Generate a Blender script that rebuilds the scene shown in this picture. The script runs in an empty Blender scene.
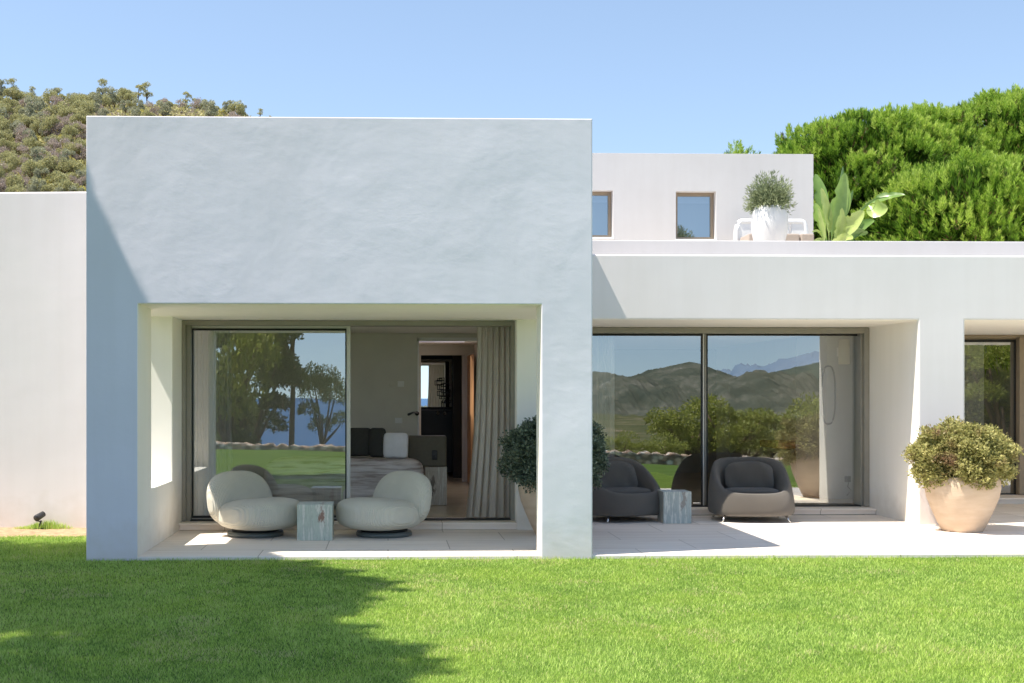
import bpy, bmesh, math, random
import numpy as np
from mathutils import Vector, Matrix
PI = math.pi
random.seed(7)
RNG = np.random.default_rng(11)
scene = bpy.context.scene
COL = scene.collection

# ------------------------------------------------------------------ camera model
F, CX, CY, H, TH = 1242.0, 422.7, 397.0, 1.472, math.radians(1.6)
CT, ST = math.cos(TH), math.sin(TH)
def XW(px, Y):
    u = (px - CX) / F
    return Y * (u * CT + ST) / (CT - u * ST)
def ZW(px, py, Y):
    return H - (py - CY) / F * (Y * CT + XW(px, Y) * ST)
def P(px, py, Y):
    return Vector((XW(px, Y), Y, ZW(px, py, Y)))

SUN = Vector((-0.49, -0.155, 1.0)).normalized()       # direction towards the sun
SX, SY = 0.49, 0.155

# ------------------------------------------------------------------ object helpers
def link(o, parent=None):
    COL.objects.link(o)
    if parent is not None:
        o.parent = parent
    return o
def tag(o, label=None, cat=None, group=None, kind=None):
    if label: o['label'] = label
    if cat: o['category'] = cat
    if group: o['group'] = group
    if kind: o['kind'] = kind
    return o
def empty(name, loc=(0, 0, 0), rz=0.0, label=None, cat=None, group=None, parent=None):
    o = bpy.data.objects.new(name, None)
    o.empty_display_size = 0.2
    link(o, parent)
    o.location = loc; o.rotation_euler = (0, 0, rz)
    return tag(o, label, cat, group)
def copy_tree(o, parent=None):
    c = o.copy(); COL.objects.link(c); c.parent = parent
    for ch in list(o.children):
        copy_tree(ch, c)
    return c

class MB:
    """collects geometry and links it as one mesh object"""
    def __init__(self):
        self.v = []; self.f = []; self.s = []
    def add(self, vs, fs, smooth=False):
        o = len(self.v)
        self.v += [tuple(p) for p in vs]
        self.f += [tuple(i + o for i in q) for q in fs]
        self.s += [smooth] * len(fs)
        return self
    def box(self, x0, x1, y0, y1, z0, z1):
        vs = [(x0,y0,z0),(x1,y0,z0),(x1,y1,z0),(x0,y1,z0),(x0,y0,z1),(x1,y0,z1),(x1,y1,z1),(x0,y1,z1)]
        return self.add(vs, [(0,3,2,1),(4,5,6,7),(0,1,5,4),(1,2,6,5),(2,3,7,6),(3,0,4,7)])
    def tube(self, pts, radii, n=10, cap=True):
        pts = [Vector(p) for p in pts]
        if not hasattr(radii, '__len__'): radii = [radii] * len(pts)
        vs = []; fs = []
        for i, p in enumerate(pts):
            a = pts[max(i-1, 0)]; b = pts[min(i+1, len(pts)-1)]
            d = (b - a).normalized()
            ref = Vector((0,0,1)) if abs(d.z) < 0.9 else Vector((1,0,0))
            u = d.cross(ref).normalized(); w = d.cross(u).normalized()
            for k in range(n):
                t = 2*PI*k/n
                vs.append(p + (u*math.cos(t) + w*math.sin(t)) * radii[i])
        for i in range(len(pts)-1):
            for k in range(n):
                k2 = (k+1) % n
                fs.append((i*n+k, i*n+k2, (i+1)*n+k2, (i+1)*n+k))
        if cap:
            fs.append(tuple(range(n))[::-1]); fs.append(tuple((len(pts)-1)*n+k for k in range(n)))
        return self.add(vs, fs, True)
    def lathe(self, prof, n=48, c=(0,0,0)):
        vs = []; fs = []
        for r, z in prof:
            for k in range(n):
                t = 2*PI*k/n
                vs.append((c[0]+r*math.cos(t), c[1]+r*math.sin(t), c[2]+z))
        for i in range(len(prof)-1):
            for k in range(n):
                k2 = (k+1) % n
                fs.append((i*n+k, i*n+k2, (i+1)*n+k2, (i+1)*n+k))
        return self.add(vs, fs, True)
    def superell(self, a, b, c, e1=0.8, e2=0.9, M=None, nu=40, nv=24, fn=None):
        sp = lambda x, e: math.copysign(abs(x)**e, x)
        vs = []; fs = []
        for j in range(nv+1):
            v = -PI/2 + PI*j/nv
            for i in range(nu):
                u = 2*PI*i/nu
                p = Vector((a*sp(math.cos(v), e1)*sp(math.cos(u), e2), b*sp(math.cos(v), e1)*sp(math.sin(u), e2), c*sp(math.sin(v), e1)))
                if fn: p = fn(p)
                if M: p = M @ p
                vs.append(p)
        for j in range(nv):
            for i in range(nu):
                i2 = (i+1) % nu
                fs.append((j*nu+i, j*nu+i2, (j+1)*nu+i2, (j+1)*nu+i))
        return self.add(vs, fs, True)
    def build(self, name, mat, parent=None, bevel=0, seg=2, subsurf=0, weld=False):
        me = bpy.data.meshes.new(name)
        me.from_pydata(self.v, [], self.f)
        me.polygons.foreach_set('use_smooth', self.s)
        if mat: me.materials.append(mat)
        me.update()
        o = link(bpy.data.objects.new(name, me), parent)
        if weld:
            m = o.modifiers.new('weld', 'WELD'); m.merge_threshold = 1e-4
        if bevel:
            m = o.modifiers.new('bevel', 'BEVEL'); m.width = bevel; m.segments = seg; m.limit_method = 'ANGLE'
        if subsurf:
            m = o.modifiers.new('sub', 'SUBSURF'); m.levels = subsurf; m.render_levels = subsurf
        return o

def carve(o, boxes):
    """cut boxes (x0,x1,y0,y1,z0,z1) out of o"""
    cs = []
    for b in boxes:
        c = MB().box(*b).build('cutter', None)
        cs.append(c)
        m = o.modifiers.new('cut', 'BOOLEAN'); m.operation = 'DIFFERENCE'; m.object = c; m.solver = 'EXACT'
    dg = bpy.context.evaluated_depsgraph_get(); dg.update()
    me = bpy.data.meshes.new_from_object(o.evaluated_get(dg))
    o.modifiers.clear()
    old = o.data; o.data = me
    bpy.data.meshes.remove(old)
    for c in cs:
        m = c.data; bpy.data.objects.remove(c); bpy.data.meshes.remove(m)
    return o
def add_bevel(o, w=0.02, seg=3):
    m = o.modifiers.new('bevel', 'BEVEL'); m.width = w; m.segments = seg; m.limit_method = 'ANGLE'; m.angle_limit = math.radians(40)

def np_mesh(name, verts, faces_flat, loop_starts, mat, parent=None, attrs=None, smooth=False):
    me = bpy.data.meshes.new(name)
    nv = len(verts); nl = len(faces_flat); nf = len(loop_starts)
    me.vertices.add(nv); me.vertices.foreach_set('co', np.ascontiguousarray(verts, dtype=np.float32).ravel())
    me.loops.add(nl); me.loops.foreach_set('vertex_index', np.ascontiguousarray(faces_flat, dtype=np.int32))
    me.polygons.add(nf); me.polygons.foreach_set('loop_start', np.ascontiguousarray(loop_starts, dtype=np.int32))
    if smooth: me.polygons.foreach_set('use_smooth', np.ones(nf, dtype=bool))
    for k, a in (attrs or {}).items():
        at = me.attributes.new(k, 'FLOAT', 'POINT'); at.data.foreach_set('value', np.ascontiguousarray(a, dtype=np.float32))
    me.update(calc_edges=True); me.validate()
    if mat: me.materials.append(mat)
    return link(bpy.data.objects.new(name, me), parent)

def unit(a):
    return a / np.maximum(np.linalg.norm(a, axis=1, keepdims=True), 1e-9)
def rand_dirs(n):
    return unit(RNG.normal(size=(n, 3)))
def leaf_arrays(pos, d, L, W, rnd, fold=0.15):
    """diamond leaves at pos along d; returns verts (N*4), rnd"""
    n = len(pos)
    side = unit(np.cross(d, rand_dirs(n)))
    nrm = np.cross(side, d)
    L = np.broadcast_to(np.asarray(L, float), (n,))[:, None]; W = np.broadcast_to(np.asarray(W, float), (n,))[:, None]
    b = pos; t = pos + d*L
    m = pos + d*L*0.5 + nrm*(L*fold)
    v = np.stack([b, m + side*W*0.5, t, m - side*W*0.5], axis=1).reshape(-1, 3)
    return v, np.repeat(rnd, 4)
def leaf_obj(name, v, r, mat, parent=None):
    n = len(v)//4
    return np_mesh(name, v, np.arange(n*4), np.arange(n)*4, mat, parent, {'rnd': r})

# ------------------------------------------------------------------ materials
def new_mat(name):
    m = bpy.data.materials.new(name); m.use_nodes = True
    nt = m.node_tree; nt.nodes.clear()
    out = nt.nodes.new('ShaderNodeOutputMaterial')
    return m, nt, out
def N(nt, t, **kw):
    n = nt.nodes.new(t)
    for k, v in kw.items():
        if k.startswith('i_'):
            key = k[2:]
            key = int(key) if key.isdigit() else key.replace('_', ' ')
            n.inputs[key].default_value = v
        else:
            setattr(n, k, v)
    return n
def L(nt, a, ao, b, bi):
    nt.links.new(a.outputs[ao], b.inputs[bi])
def ramp(nt, stops):
    r = nt.nodes.new('ShaderNodeValToRGB')
    e = r.color_ramp.elements
    while len(e) > 1: e.remove(e[-1])
    e[0].position = stops[0][0]; e[0].color = (*stops[0][1], 1)
    for p, c in stops[1:]:
        x = e.new(p); x.color = (*c, 1)
    return r
def pbsdf(nt, out, rough=0.6, color=None, spec=0.5, metal=0.0):
    b = N(nt, 'ShaderNodeBsdfPrincipled')
    b.inputs['Roughness'].default_value = rough
    b.inputs['Metallic'].default_value = metal
    b.inputs['Specular IOR Level'].default_value = spec
    if color: b.inputs['Base Color'].default_value = (*color, 1)
    L(nt, b, 0, out, 0)
    return b
def coords(nt, scale=(1,1,1), which='Object', rot=(0,0,0)):
    tc = N(nt, 'ShaderNodeTexCoord'); mp = N(nt, 'ShaderNodeMapping')
    mp.inputs['Scale'].default_value = scale; mp.inputs['Rotation'].default_value = rot
    L(nt, tc, which, mp, 0)
    return mp
def noise(nt, mp, scale, detail=4, rough=0.55):
    n = N(nt, 'ShaderNodeTexNoise'); n.inputs['Scale'].default_value = scale
    n.inputs['Detail'].default_value = detail; n.inputs['Roughness'].default_value = rough
    if mp: L(nt, mp, 0, n, 0)
    return n
def simple(name, color, rough=0.6, var=0.12, scale=8, bump=0.0, bscale=60, metal=0.0, spec=0.4, stretch=(1,1,1)):
    m, nt, out = new_mat(name)
    b = pbsdf(nt, out, rough, None, spec, metal)
    mp = coords(nt, stretch)
    n = noise(nt, mp, scale)
    lo = tuple(max(0, c*(1-var)) for c in color); hi = tuple(min(1, c*(1+var)) for c in color)
    r = ramp(nt, [(0.3, lo), (0.7, hi)])
    L(nt, n, 0, r, 0); L(nt, r, 0, b, 'Base Color')
    if bump:
        n2 = noise(nt, mp, bscale, 3)
        bp = N(nt, 'ShaderNodeBump'); bp.inputs['Strength'].default_value = bump; bp.inputs['Distance'].default_value = 0.01
        L(nt, n2, 0, bp, 'Height'); L(nt, bp, 0, b, 'Normal')
    return m

def plaster(name, c0, c1, wave=0.02, fine=0.4, seedv=0.0):
    """hand trowelled lime render"""
    m, nt, out = new_mat(name)
    if name != 'lime_render_porch':
        c0 = tuple(.86*x for x in c0); c1 = tuple(.86*x for x in c1)
    b = pbsdf(nt, out, 0.85, None, 0.2)
    mp = coords(nt); mp.inputs['Location'].default_value = (seedv, seedv*1.7, 0)
    n1 = noise(nt, mp, 0.9, 5, 0.6)
    r = ramp(nt, [(0.3, c0), (0.7, c1)]); L(nt, n1, 0, r, 0)
    # faint rain streaks and blotches
    mp2 = coords(nt, (7, 7, 0.5)); n2 = noise(nt, mp2, 1.0, 4)
    r2 = ramp(nt, [(0.35, (0.93, 0.925, 0.91)), (0.6, (1, 1, 1))]); L(nt, n2, 0, r2, 0)
    mx = N(nt, 'ShaderNodeMix', data_type='RGBA', blend_type='MULTIPLY'); mx.inputs[0].default_value = 0.3
    L(nt, r, 0, mx, 6); L(nt, r2, 0, mx, 7)
    geo = N(nt, 'ShaderNodeNewGeometry'); sep = N(nt, 'ShaderNodeSeparateXYZ'); L(nt, geo, 'Position', sep, 0)
    # soil splash near the ground
    n4 = noise(nt, mp, 6, 4)
    ad = N(nt, 'ShaderNodeMath', operation='MULTIPLY_ADD'); L(nt, n4, 0, ad, 0); ad.inputs[1].default_value = -0.5; L(nt, sep, 2, ad, 2)
    mr = N(nt, 'ShaderNodeMapRange'); mr.inputs[1].default_value = -0.25; mr.inputs[2].default_value = 0.12; mr.inputs[3].default_value = 0.35; mr.inputs[4].default_value = 0.0
    L(nt, ad, 0, mr, 0)
    mx2 = N(nt, 'ShaderNodeMix', data_type='RGBA'); L(nt, mr, 0, mx2, 0); L(nt, mx, 2, mx2, 6); mx2.inputs[7].default_value = (0.55, 0.46, 0.36, 1)
    L(nt, mx2, 2, b, 'Base Color')
    mpb = coords(nt, (1, 1, 1.25)); mpb.inputs['Location'].default_value = (seedv, 0, seedv)
    a1 = noise(nt, mpb, 0.9, 4, 0.5); a1.inputs['Distortion'].default_value = 0.2; a2 = noise(nt, mpb, 4.2, 4, 0.6); a2.inputs['Distortion'].default_value = 0.25; a3 = noise(nt, mpb, 42, 5, 0.7)
    s1 = N(nt, 'ShaderNodeMath', operation='MULTIPLY'); L(nt, a1, 0, s1, 0); s1.inputs[1].default_value = 1.0
    s2 = N(nt, 'ShaderNodeMath', operation='MULTIPLY_ADD'); L(nt, a2, 0, s2, 0); s2.inputs[1].default_value = 0.24; L(nt, s1, 0, s2, 2)
    # trowelled patches: rougher in places, nearly smooth in others
    pm = noise(nt, mpb, 0.7, 3, 0.6); pr_ = ramp(nt, [(0.42, (0.12, 0.12, 0.12)), (0.66, (1, 1, 1))]); L(nt, pm, 0, pr_, 0)
    am = N(nt, 'ShaderNodeMath', operation='MULTIPLY'); L(nt, pr_, 0, am, 0); L(nt, a2, 0, am, 1)
    L(nt, am, 0, s2, 0)
    s3 = N(nt, 'ShaderNodeMath', operation='MULTIPLY_ADD'); L(nt, a3, 0, s3, 0); s3.inputs[1].default_value = 0.011*fine; L(nt, s2, 0, s3, 2)
    bp = N(nt, 'ShaderNodeBump'); bp.inputs['Strength'].default_value = 1.0; bp.inputs['Distance'].default_value = wave
    L(nt, s3, 0, bp, 'Height'); L(nt, bp, 0, b, 'Normal')
    return m

M = {}
M['block'] = plaster('lime_render_cool', (0.90, 0.855, 0.935), (0.955, 0.905, 0.99), 0.019, 1.8, 0)
M['render'] = plaster('lime_render_white', (0.93, 0.865, 0.845), (0.96, 0.90, 0.885), 0.008, 0.5, 3.3)
M['wingr'] = plaster('lime_render_warm', (0.94, 0.86, 0.855), (0.97, 0.90, 0.89), 0.010, 0.6, 8.1)
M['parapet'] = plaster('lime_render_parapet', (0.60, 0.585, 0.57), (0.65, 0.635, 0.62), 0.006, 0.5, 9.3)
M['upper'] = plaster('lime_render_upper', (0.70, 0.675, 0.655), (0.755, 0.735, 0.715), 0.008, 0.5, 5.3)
M['porch'] = plaster('lime_render_porch', (0.955, 0.915, 0.84), (0.97, 0.935, 0.87), 0.006, 0.5, 2.2)
M['room'] = simple('grey_room_plaster', (0.66, 0.64, 0.57), 0.8, 0.04, 3)
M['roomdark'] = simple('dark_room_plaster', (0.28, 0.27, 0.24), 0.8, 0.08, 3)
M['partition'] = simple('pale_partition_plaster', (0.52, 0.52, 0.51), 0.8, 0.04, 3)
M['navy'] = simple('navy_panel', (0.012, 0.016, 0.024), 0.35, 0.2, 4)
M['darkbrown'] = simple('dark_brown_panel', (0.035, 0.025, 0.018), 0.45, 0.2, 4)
M['frame'] = simple('taupe_metal', (0.30, 0.28, 0.235), 0.42, 0.06, 6, metal=0.1)
M['bronze'] = simple('bronze_frame', (0.30, 0.235, 0.165), 0.42, 0.06, 6, metal=0.2)
M['lightframe'] = simple('silver_frame', (0.58, 0.57, 0.53), 0.45, 0.05, 6, metal=0.0)
M['gasket'] = simple('black_gasket', (0.012, 0.012, 0.012), 0.5, 0.1, 6)
M['steel'] = simple('brushed_steel', (0.62, 0.62, 0.6), 0.25, 0.05, 30, metal=1.0)
M['blackmetal'] = simple('charcoal_metal', (0.035, 0.035, 0.038), 0.45, 0.2, 20)
M['white_paint'] = simple('white_paint', (0.82, 0.82, 0.81), 0.5, 0.03, 10)
M['whitepot'] = simple('white_ceramic', (0.68, 0.67, 0.65), 0.6, 0.03, 6)
M['soil'] = simple('garden_soil', (0.40, 0.28, 0.165), 0.95, 0.3, 14, bump=1.0, bscale=45)
M['potsoil'] = simple('potting_soil', (0.06, 0.04, 0.028), 0.95, 0.3, 20)
M['bark'] = simple('pine_bark', (0.16, 0.10, 0.07), 0.9, 0.4, 9, bump=1.0, bscale=25, stretch=(1,1,0.25))
M['wood'] = simple('oak_veneer', (0.42, 0.23, 0.11), 0.45, 0.25, 6, stretch=(6,6,0.5))
M['tablewood'] = simple('aged_table_wood', (0.50, 0.29, 0.13), 0.5, 0.3, 5, stretch=(0.7,5,5))
M['clay'] = simple('brown_clay', (0.45, 0.29, 0.20), 0.7, 0.12, 6)
M['leather'] = simple('olive_leather', (0.13, 0.115, 0.08), 0.5, 0.08, 20, bump=0.2, bscale=120)
M['charcoal_linen'] = simple('charcoal_linen', (0.055, 0.055, 0.05), 0.95, 0.1, 40, bump=0.4, bscale=300)
M['white_linen'] = simple('white_linen', (0.85, 0.86, 0.90), 0.95, 0.05, 10, bump=0.3, bscale=40)
M['floorstone'] = simple('interior_floor_stone', (0.52, 0.43, 0.30), 0.25, 0.08, 2)
M['seatlamp'] = simple('frosted_lamp_glass', (0.80, 0.76, 0.60), 0.4, 0.03, 6)
M['bench_cushion'] = simple('sand_cushion', (0.42, 0.35, 0.30), 0.95, 0.06, 30)

def mat_glass(name, refl, tint, rough=0.0):
    m, nt, out = new_mat(name)
    g = N(nt, 'ShaderNodeBsdfGlossy'); g.inputs['Roughness'].default_value = rough
    g.inputs['Color'].default_value = (0.92, 0.97, 1.0, 1)
    t = N(nt, 'ShaderNodeBsdfTransparent'); t.inputs['Color'].default_value = (*tint, 1)
    fr = N(nt, 'ShaderNodeFresnel'); fr.inputs['IOR'].default_value = 1.5
    mr = N(nt, 'ShaderNodeMath', operation='MULTIPLY_ADD'); L(nt, fr, 0, mr, 0); mr.inputs[1].default_value = 1-refl; mr.inputs[2].default_value = refl
    # the faintest float-glass waviness
    mp = coords(nt); n = noise(nt, mp, 0.8, 1)
    bp = N(nt, 'ShaderNodeBump'); bp.inputs['Strength'].default_value = 1.0; bp.inputs['Distance'].default_value = 0.0015
    L(nt, n, 0, bp, 'Height'); L(nt, bp, 0, g, 'Normal')
    mx = N(nt, 'ShaderNodeMixShader'); L(nt, mr, 0, mx, 0); L(nt, t, 0, mx, 1); L(nt, g, 0, mx, 2)
    L(nt, mx, 0, out, 0)
    return m
M['glass'] = mat_glass('solar_glass', 0.29, (0.93, 0.95, 0.93))
M['glass_dark'] = mat_glass('solar_glass_dark', 0.40, (0.45, 0.48, 0.48))
m_, nt_, out_ = new_mat('mirror_silver'); g_ = N(nt_, 'ShaderNodeBsdfGlossy'); g_.inputs['Roughness'].default_value = 0.01; g_.inputs['Color'].default_value = (0.85, 0.86, 0.85, 1)
L(nt_, g_, 0, out_, 0); M['mirror'] = m_

def fabric(name, c, wscale, kind='boucle', trans=0.0):
    m, nt, out = new_mat(name)
    b = pbsdf(nt, out, 0.95, None, 0.15)
    b.inputs['Sheen Weight'].default_value = 0.25
    mp = coords(nt)
    n = noise(nt, mp, 3, 4); n3 = noise(nt, mp, 160, 2)
    r = ramp(nt, [(0.3, tuple(x*0.88 for x in c)), (0.7, c)]); L(nt, n, 0, r, 0)
    L(nt, r, 0, b, 'Base Color')
    if kind == 'boucle':
        w = N(nt, 'ShaderNodeTexWave'); w.inputs['Scale'].default_value = wscale; w.inputs['Distortion'].default_value = 0.6; w.inputs['Detail'].default_value = 1
        L(nt, mp, 0, w, 0)
        ad = N(nt, 'ShaderNodeMath', operation='MULTIPLY_ADD'); L(nt, n3, 0, ad, 0); ad.inputs[1].default_value = 0.5; L(nt, w, 1, ad, 2)
    else:
        w = N(nt, 'ShaderNodeTexWave', bands_direction='Z'); w.inputs['Scale'].default_value = wscale; L(nt, mp, 0, w, 0)
        w2 = N(nt, 'ShaderNodeTexWave', bands_direction='X'); w2.inputs['Scale'].default_value = wscale; L(nt, mp, 0, w2, 0)
        ad = N(nt, 'ShaderNodeMath', operation='ADD'); L(nt, w, 1, ad, 0); L(nt, w2, 1, ad, 1)
    bp = N(nt, 'ShaderNodeBump'); bp.inputs['Strength'].default_value = 0.6; bp.inputs['Distance'].default_value = 0.011
    L(nt, ad, 0, bp, 'Height'); L(nt, bp, 0, b, 'Normal')
    if trans:
        tr = N(nt, 'ShaderNodeBsdfTranslucent'); L(nt, r, 0, tr, 0)
        mx = N(nt, 'ShaderNodeMixShader'); mx.inputs[0].default_value = trans
        L(nt, b, 0, mx, 1); L(nt, tr, 0, mx, 2); L(nt, mx, 0, out, 0)
    return m
M['boucle'] = fabric('ivory_boucle', (0.66, 0.625, 0.525), 18)
M['woven'] = fabric('taupe_weave', (0.155, 0.135, 0.113), 60, 'weave')
M['wovencush'] = fabric('charcoal_weave', (0.12, 0.108, 0.095), 90, 'weave')
M['curtain'] = fabric('oatmeal_linen', (0.99, 0.91, 0.80), 200, 'weave', 0.2)
M['sheer'] = fabric('sheer_linen', (0.98, 0.98, 0.94), 200, 'weave', 0.25)
M['bedcover'] = fabric('striped_bedcover', (0.42, 0.40, 0.40), 14, 'boucle')

def mat_duvet():
    m, nt, out = new_mat('striped_duvet'); b = pbsdf(nt, out, 0.95, None, 0.1)
    mp = coords(nt, (0.6, 0.6, 6)); n = noise(nt, mp, 4, 5)
    r = ramp(nt, [(0.35, (0.36, 0.31, 0.29)), (0.5, (0.66, 0.63, 0.62)), (0.7, (0.80, 0.77, 0.76))]); L(nt, n, 0, r, 0); L(nt, r, 0, b, 'Base Color')
    n2 = noise(nt, mp, 5, 3); bp = N(nt, 'ShaderNodeBump'); bp.inputs['Strength'].default_value = 0.6; bp.inputs['Distance'].default_value = 0.03
    L(nt, n2, 0, bp, 'Height'); L(nt, bp, 0, b, 'Normal')
    return m
M['duvet'] = mat_duvet()

def mat_marble(name, base, dark, rust, seedv):
    """vertically veined green-white marble with a rust seam"""
    m, nt, out = new_mat(name); b = pbsdf(nt, out, 0.35, None, 0.4)
    mp = coords(nt, (15, 15, 1.3)); mp.inputs['Location'].default_value = (seedv, seedv, seedv)
    n = noise(nt, mp, 1.6, 8, 0.7)
    r = ramp(nt, [(0.28, dark), (0.42, base), (0.5, tuple(x*0.8 for x in base)), (0.56, (0.68, 0.67, 0.6)), (0.72, tuple(x*0.55 for x in base))]); L(nt, n, 0, r, 0)
    # one rusty inclusion: a ragged vertical streak
    mp2 = coords(nt, (1, 1, 1)); mp2.inputs['Location'].default_value = (-0.075*13, 0, -0.26*4.2); mp2.inputs['Scale'].default_value = (13, 1.2, 4.2)
    n2 = noise(nt, coords(nt, (1, 1, .5)), 22, 5, 0.7)
    ln = N(nt, 'ShaderNodeVectorMath', operation='LENGTH'); L(nt, mp2, 0, ln, 0)
    sm = N(nt, 'ShaderNodeMath', operation='MULTIPLY_ADD'); L(nt, n2, 0, sm, 0); sm.inputs[1].default_value = 2.2; L(nt, ln, 'Value', sm, 2)
    r2 = ramp(nt, [(0.0, (1, 1, 1)), (0.60, (1, 1, 1)), (0.68, (0, 0, 0))]); dv = N(nt, 'ShaderNodeMath', operation='MULTIPLY'); L(nt, sm, 0, dv, 0); dv.inputs[1].default_value = 0.43; L(nt, dv, 0, r2, 0)
    mx = N(nt, 'ShaderNodeMix', data_type='RGBA'); L(nt, r2, 0, mx, 0); L(nt, r, 0, mx, 6); mx.inputs[7].default_value = (*rust, 1)
    L(nt, mx, 2, b, 'Base Color')
    return m
M['marble_a'] = mat_marble('veined_marble', (0.50, 0.55, 0.47), (0.24, 0.28, 0.24), (0.27, 0.16, 0.12), 1.0)
M['marble_b'] = mat_marble('veined_marble_cool', (0.44, 0.48, 0.45), (0.20, 0.21, 0.21), (0.30, 0.27, 0.24), 4.2)
M['marble_c'] = mat_marble('veined_marble_beige', (0.60, 0.55, 0.47), (0.22, 0.19, 0.16), (0.2, 0.17, 0.14), 7.7)

def mat_terrace():
    m, nt, out = new_mat('limestone_paving'); b = pbsdf(nt, out, 0.6, None, 0.3)
    mp = coords(nt, (0.7, 5, 5)); n = noise(nt, mp, 1.4, 6, 0.6)
    r = ramp(nt, [(0.3, (0.82, 0.72, 0.63)), (0.55, (0.90, 0.81, 0.72)), (0.75, (0.93, 0.85, 0.77))]); L(nt, n, 0, r, 0)
    mp2 = coords(nt); br = N(nt, 'ShaderNodeTexBrick'); L(nt, mp2, 0, br, 0)
    br.inputs['Scale'].default_value = 1.0; br.inputs['Brick Width'].default_value = 1.2; br.inputs['Row Height'].default_value = 0.75
    br.inputs['Mortar Size'].default_value = 0.005; br.inputs['Mortar Smooth'].default_value = 0.2
    br.inputs['Color1'].default_value = (1, 1, 1, 1); br.inputs['Color2'].default_value = (0.90, 0.89, 0.88, 1); br.inputs['Mortar'].default_value = (0.55, 0.52, 0.48, 1)
    mx = N(nt, 'ShaderNodeMix', data_type='RGBA', blend_type='MULTIPLY'); mx.inputs[0].default_value = 1.0
    L(nt, r, 0, mx, 6); L(nt, br, 0, mx, 7); L(nt, mx, 2, b, 'Base Color')
    n2 = noise(nt, mp2, 40, 4); bp = N(nt, 'ShaderNodeBump'); bp.inputs['Strength'].default_value = 0.15; bp.inputs['Distance'].default_value = 0.01
    L(nt, n2, 0, bp, 'Height'); L(nt, bp, 0, b, 'Normal')
    return m
M['terrace'] = mat_terrace()

def mat_pot():
    m, nt, out = new_mat('sand_terracotta'); b = pbsdf(nt, out, 0.8, None, 0.2)
    mp = coords(nt, (1, 1, 4)); n = noise(nt, mp, 3, 5)
    r = ramp(nt, [(0.3, (0.54, 0.40, 0.28)), (0.7, (0.65, 0.505, 0.37))]); L(nt, n, 0, r, 0); L(nt, r, 0, b, 'Base Color')
    n2 = noise(nt, mp, 20, 4); bp = N(nt, 'ShaderNodeBump'); bp.inputs['Strength'].default_value = 0.25; bp.inputs['Distance'].default_value = 0.01
    L(nt, n2, 0, bp, 'Height'); L(nt, bp, 0, b, 'Normal')
    return m
M['pot'] = mat_pot()

def mat_foliage(name, stops, trans=0.3, pscale=0.0, pcol=None, gloss=0.45, patch=(0.5, 0.62)):
    m, nt, out = new_mat(name)
    k_ = .9 if name.startswith(('hill', 'dry')) else .97 if name == 'grass_blades' else .88 if name in ('grass_blades', 'pine_needles', 'brightened_pine_leaves') else .80
    sc = lambda st: [(p, tuple(k_*x for x in c)) for p, c in st]
    stops = sc(stops); pcol = sc(pcol) if pcol else None
    at = N(nt, 'ShaderNodeAttribute', attribute_name='rnd')
    r = ramp(nt, stops); L(nt, at, 'Fac', r, 0)
    src = (r, 0)
    if pscale:
        geo = N(nt, 'ShaderNodeNewGeometry')
        n = N(nt, 'ShaderNodeTexNoise'); n.inputs['Scale'].default_value = pscale; n.inputs['Detail'].default_value = 3
        L(nt, geo, 'Position', n, 0)
        r2 = ramp(nt, [(patch[0], (0, 0, 0)), (patch[1], (1, 1, 1))]); L(nt, n, 0, r2, 0)
        mx = N(nt, 'ShaderNodeMix', data_type='RGBA'); L(nt, r2, 0, mx, 0); L(nt, r, 0, mx, 6)
        rp = ramp(nt, pcol); L(nt, at, 'Fac', rp, 0); L(nt, rp, 0, mx, 7)
        src = (mx, 2)
    b = N(nt, 'ShaderNodeBsdfPrincipled'); b.inputs['Roughness'].default_value = gloss; b.inputs['Specular IOR Level'].default_value = 0.25
    L(nt, src[0], src[1], b, 'Base Color')
    t = N(nt, 'ShaderNodeBsdfTranslucent'); L(nt, src[0], src[1], t, 0)
    ms = N(nt, 'ShaderNodeMixShader'); ms.inputs[0].default_value = trans
    L(nt, b, 0, ms, 1); L(nt, t, 0, ms, 2); L(nt, ms, 0, out, 0)
    return m
M['needles'] = mat_foliage('pine_needles', [(0.0, (0.20, 0.13, 0.06)), (0.07, (0.05, 0.12, 0.015)), (0.42, (0.20, 0.36, 0.035)), (0.75, (0.40, 0.58, 0.07)), (1.0, (0.58, 0.72, 0.14))], 0.42)
M['needles_dark'] = mat_foliage('pine_needles_dark', [(0.0, (0.08, 0.06, 0.03)), (0.2, (0.03, 0.06, 0.015)), (1.0, (0.08, 0.13, 0.03))], 0.1)
M['hilltree'] = mat_foliage('hill_pine_leaves', [(0.0, (0.26, 0.26, 0.15)), (0.5, (0.47, 0.45, 0.21)), (1.0, (0.68, 0.63, 0.29))], 0.35)  # hill leaf colours are raised pale to stand in for distance haze
M['hilltree_dark'] = mat_foliage('hill_pine_leaves_dark', [(0.0, (0.30, 0.31, 0.25)), (0.6, (0.44, 0.44, 0.29)), (1.0, (0.58, 0.57, 0.34))], 0.35)
M['hilltree_dry'] = mat_foliage('hill_tree_dry', [(0.0, (0.34, 0.27, 0.25)), (0.6, (0.50, 0.40, 0.34)), (1.0, (0.62, 0.52, 0.42))], 0.35)
M['hilltree_yellow'] = mat_foliage('hill_shrub_yellow', [(0.0, (0.40, 0.36, 0.14)), (0.5, (0.62, 0.56, 0.17)), (1.0, (0.68, 0.62, 0.17))], 0.35)
M['mirpine'] = mat_foliage('brightened_pine_leaves', [(0.0, (0.10, 0.09, 0.05)), (0.3, (0.16, 0.20, 0.07)), (1.0, (0.34, 0.40, 0.13))], 0.45)  # lighter leaf colour, brightening the shaded tree sides mirrored in the glass
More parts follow.
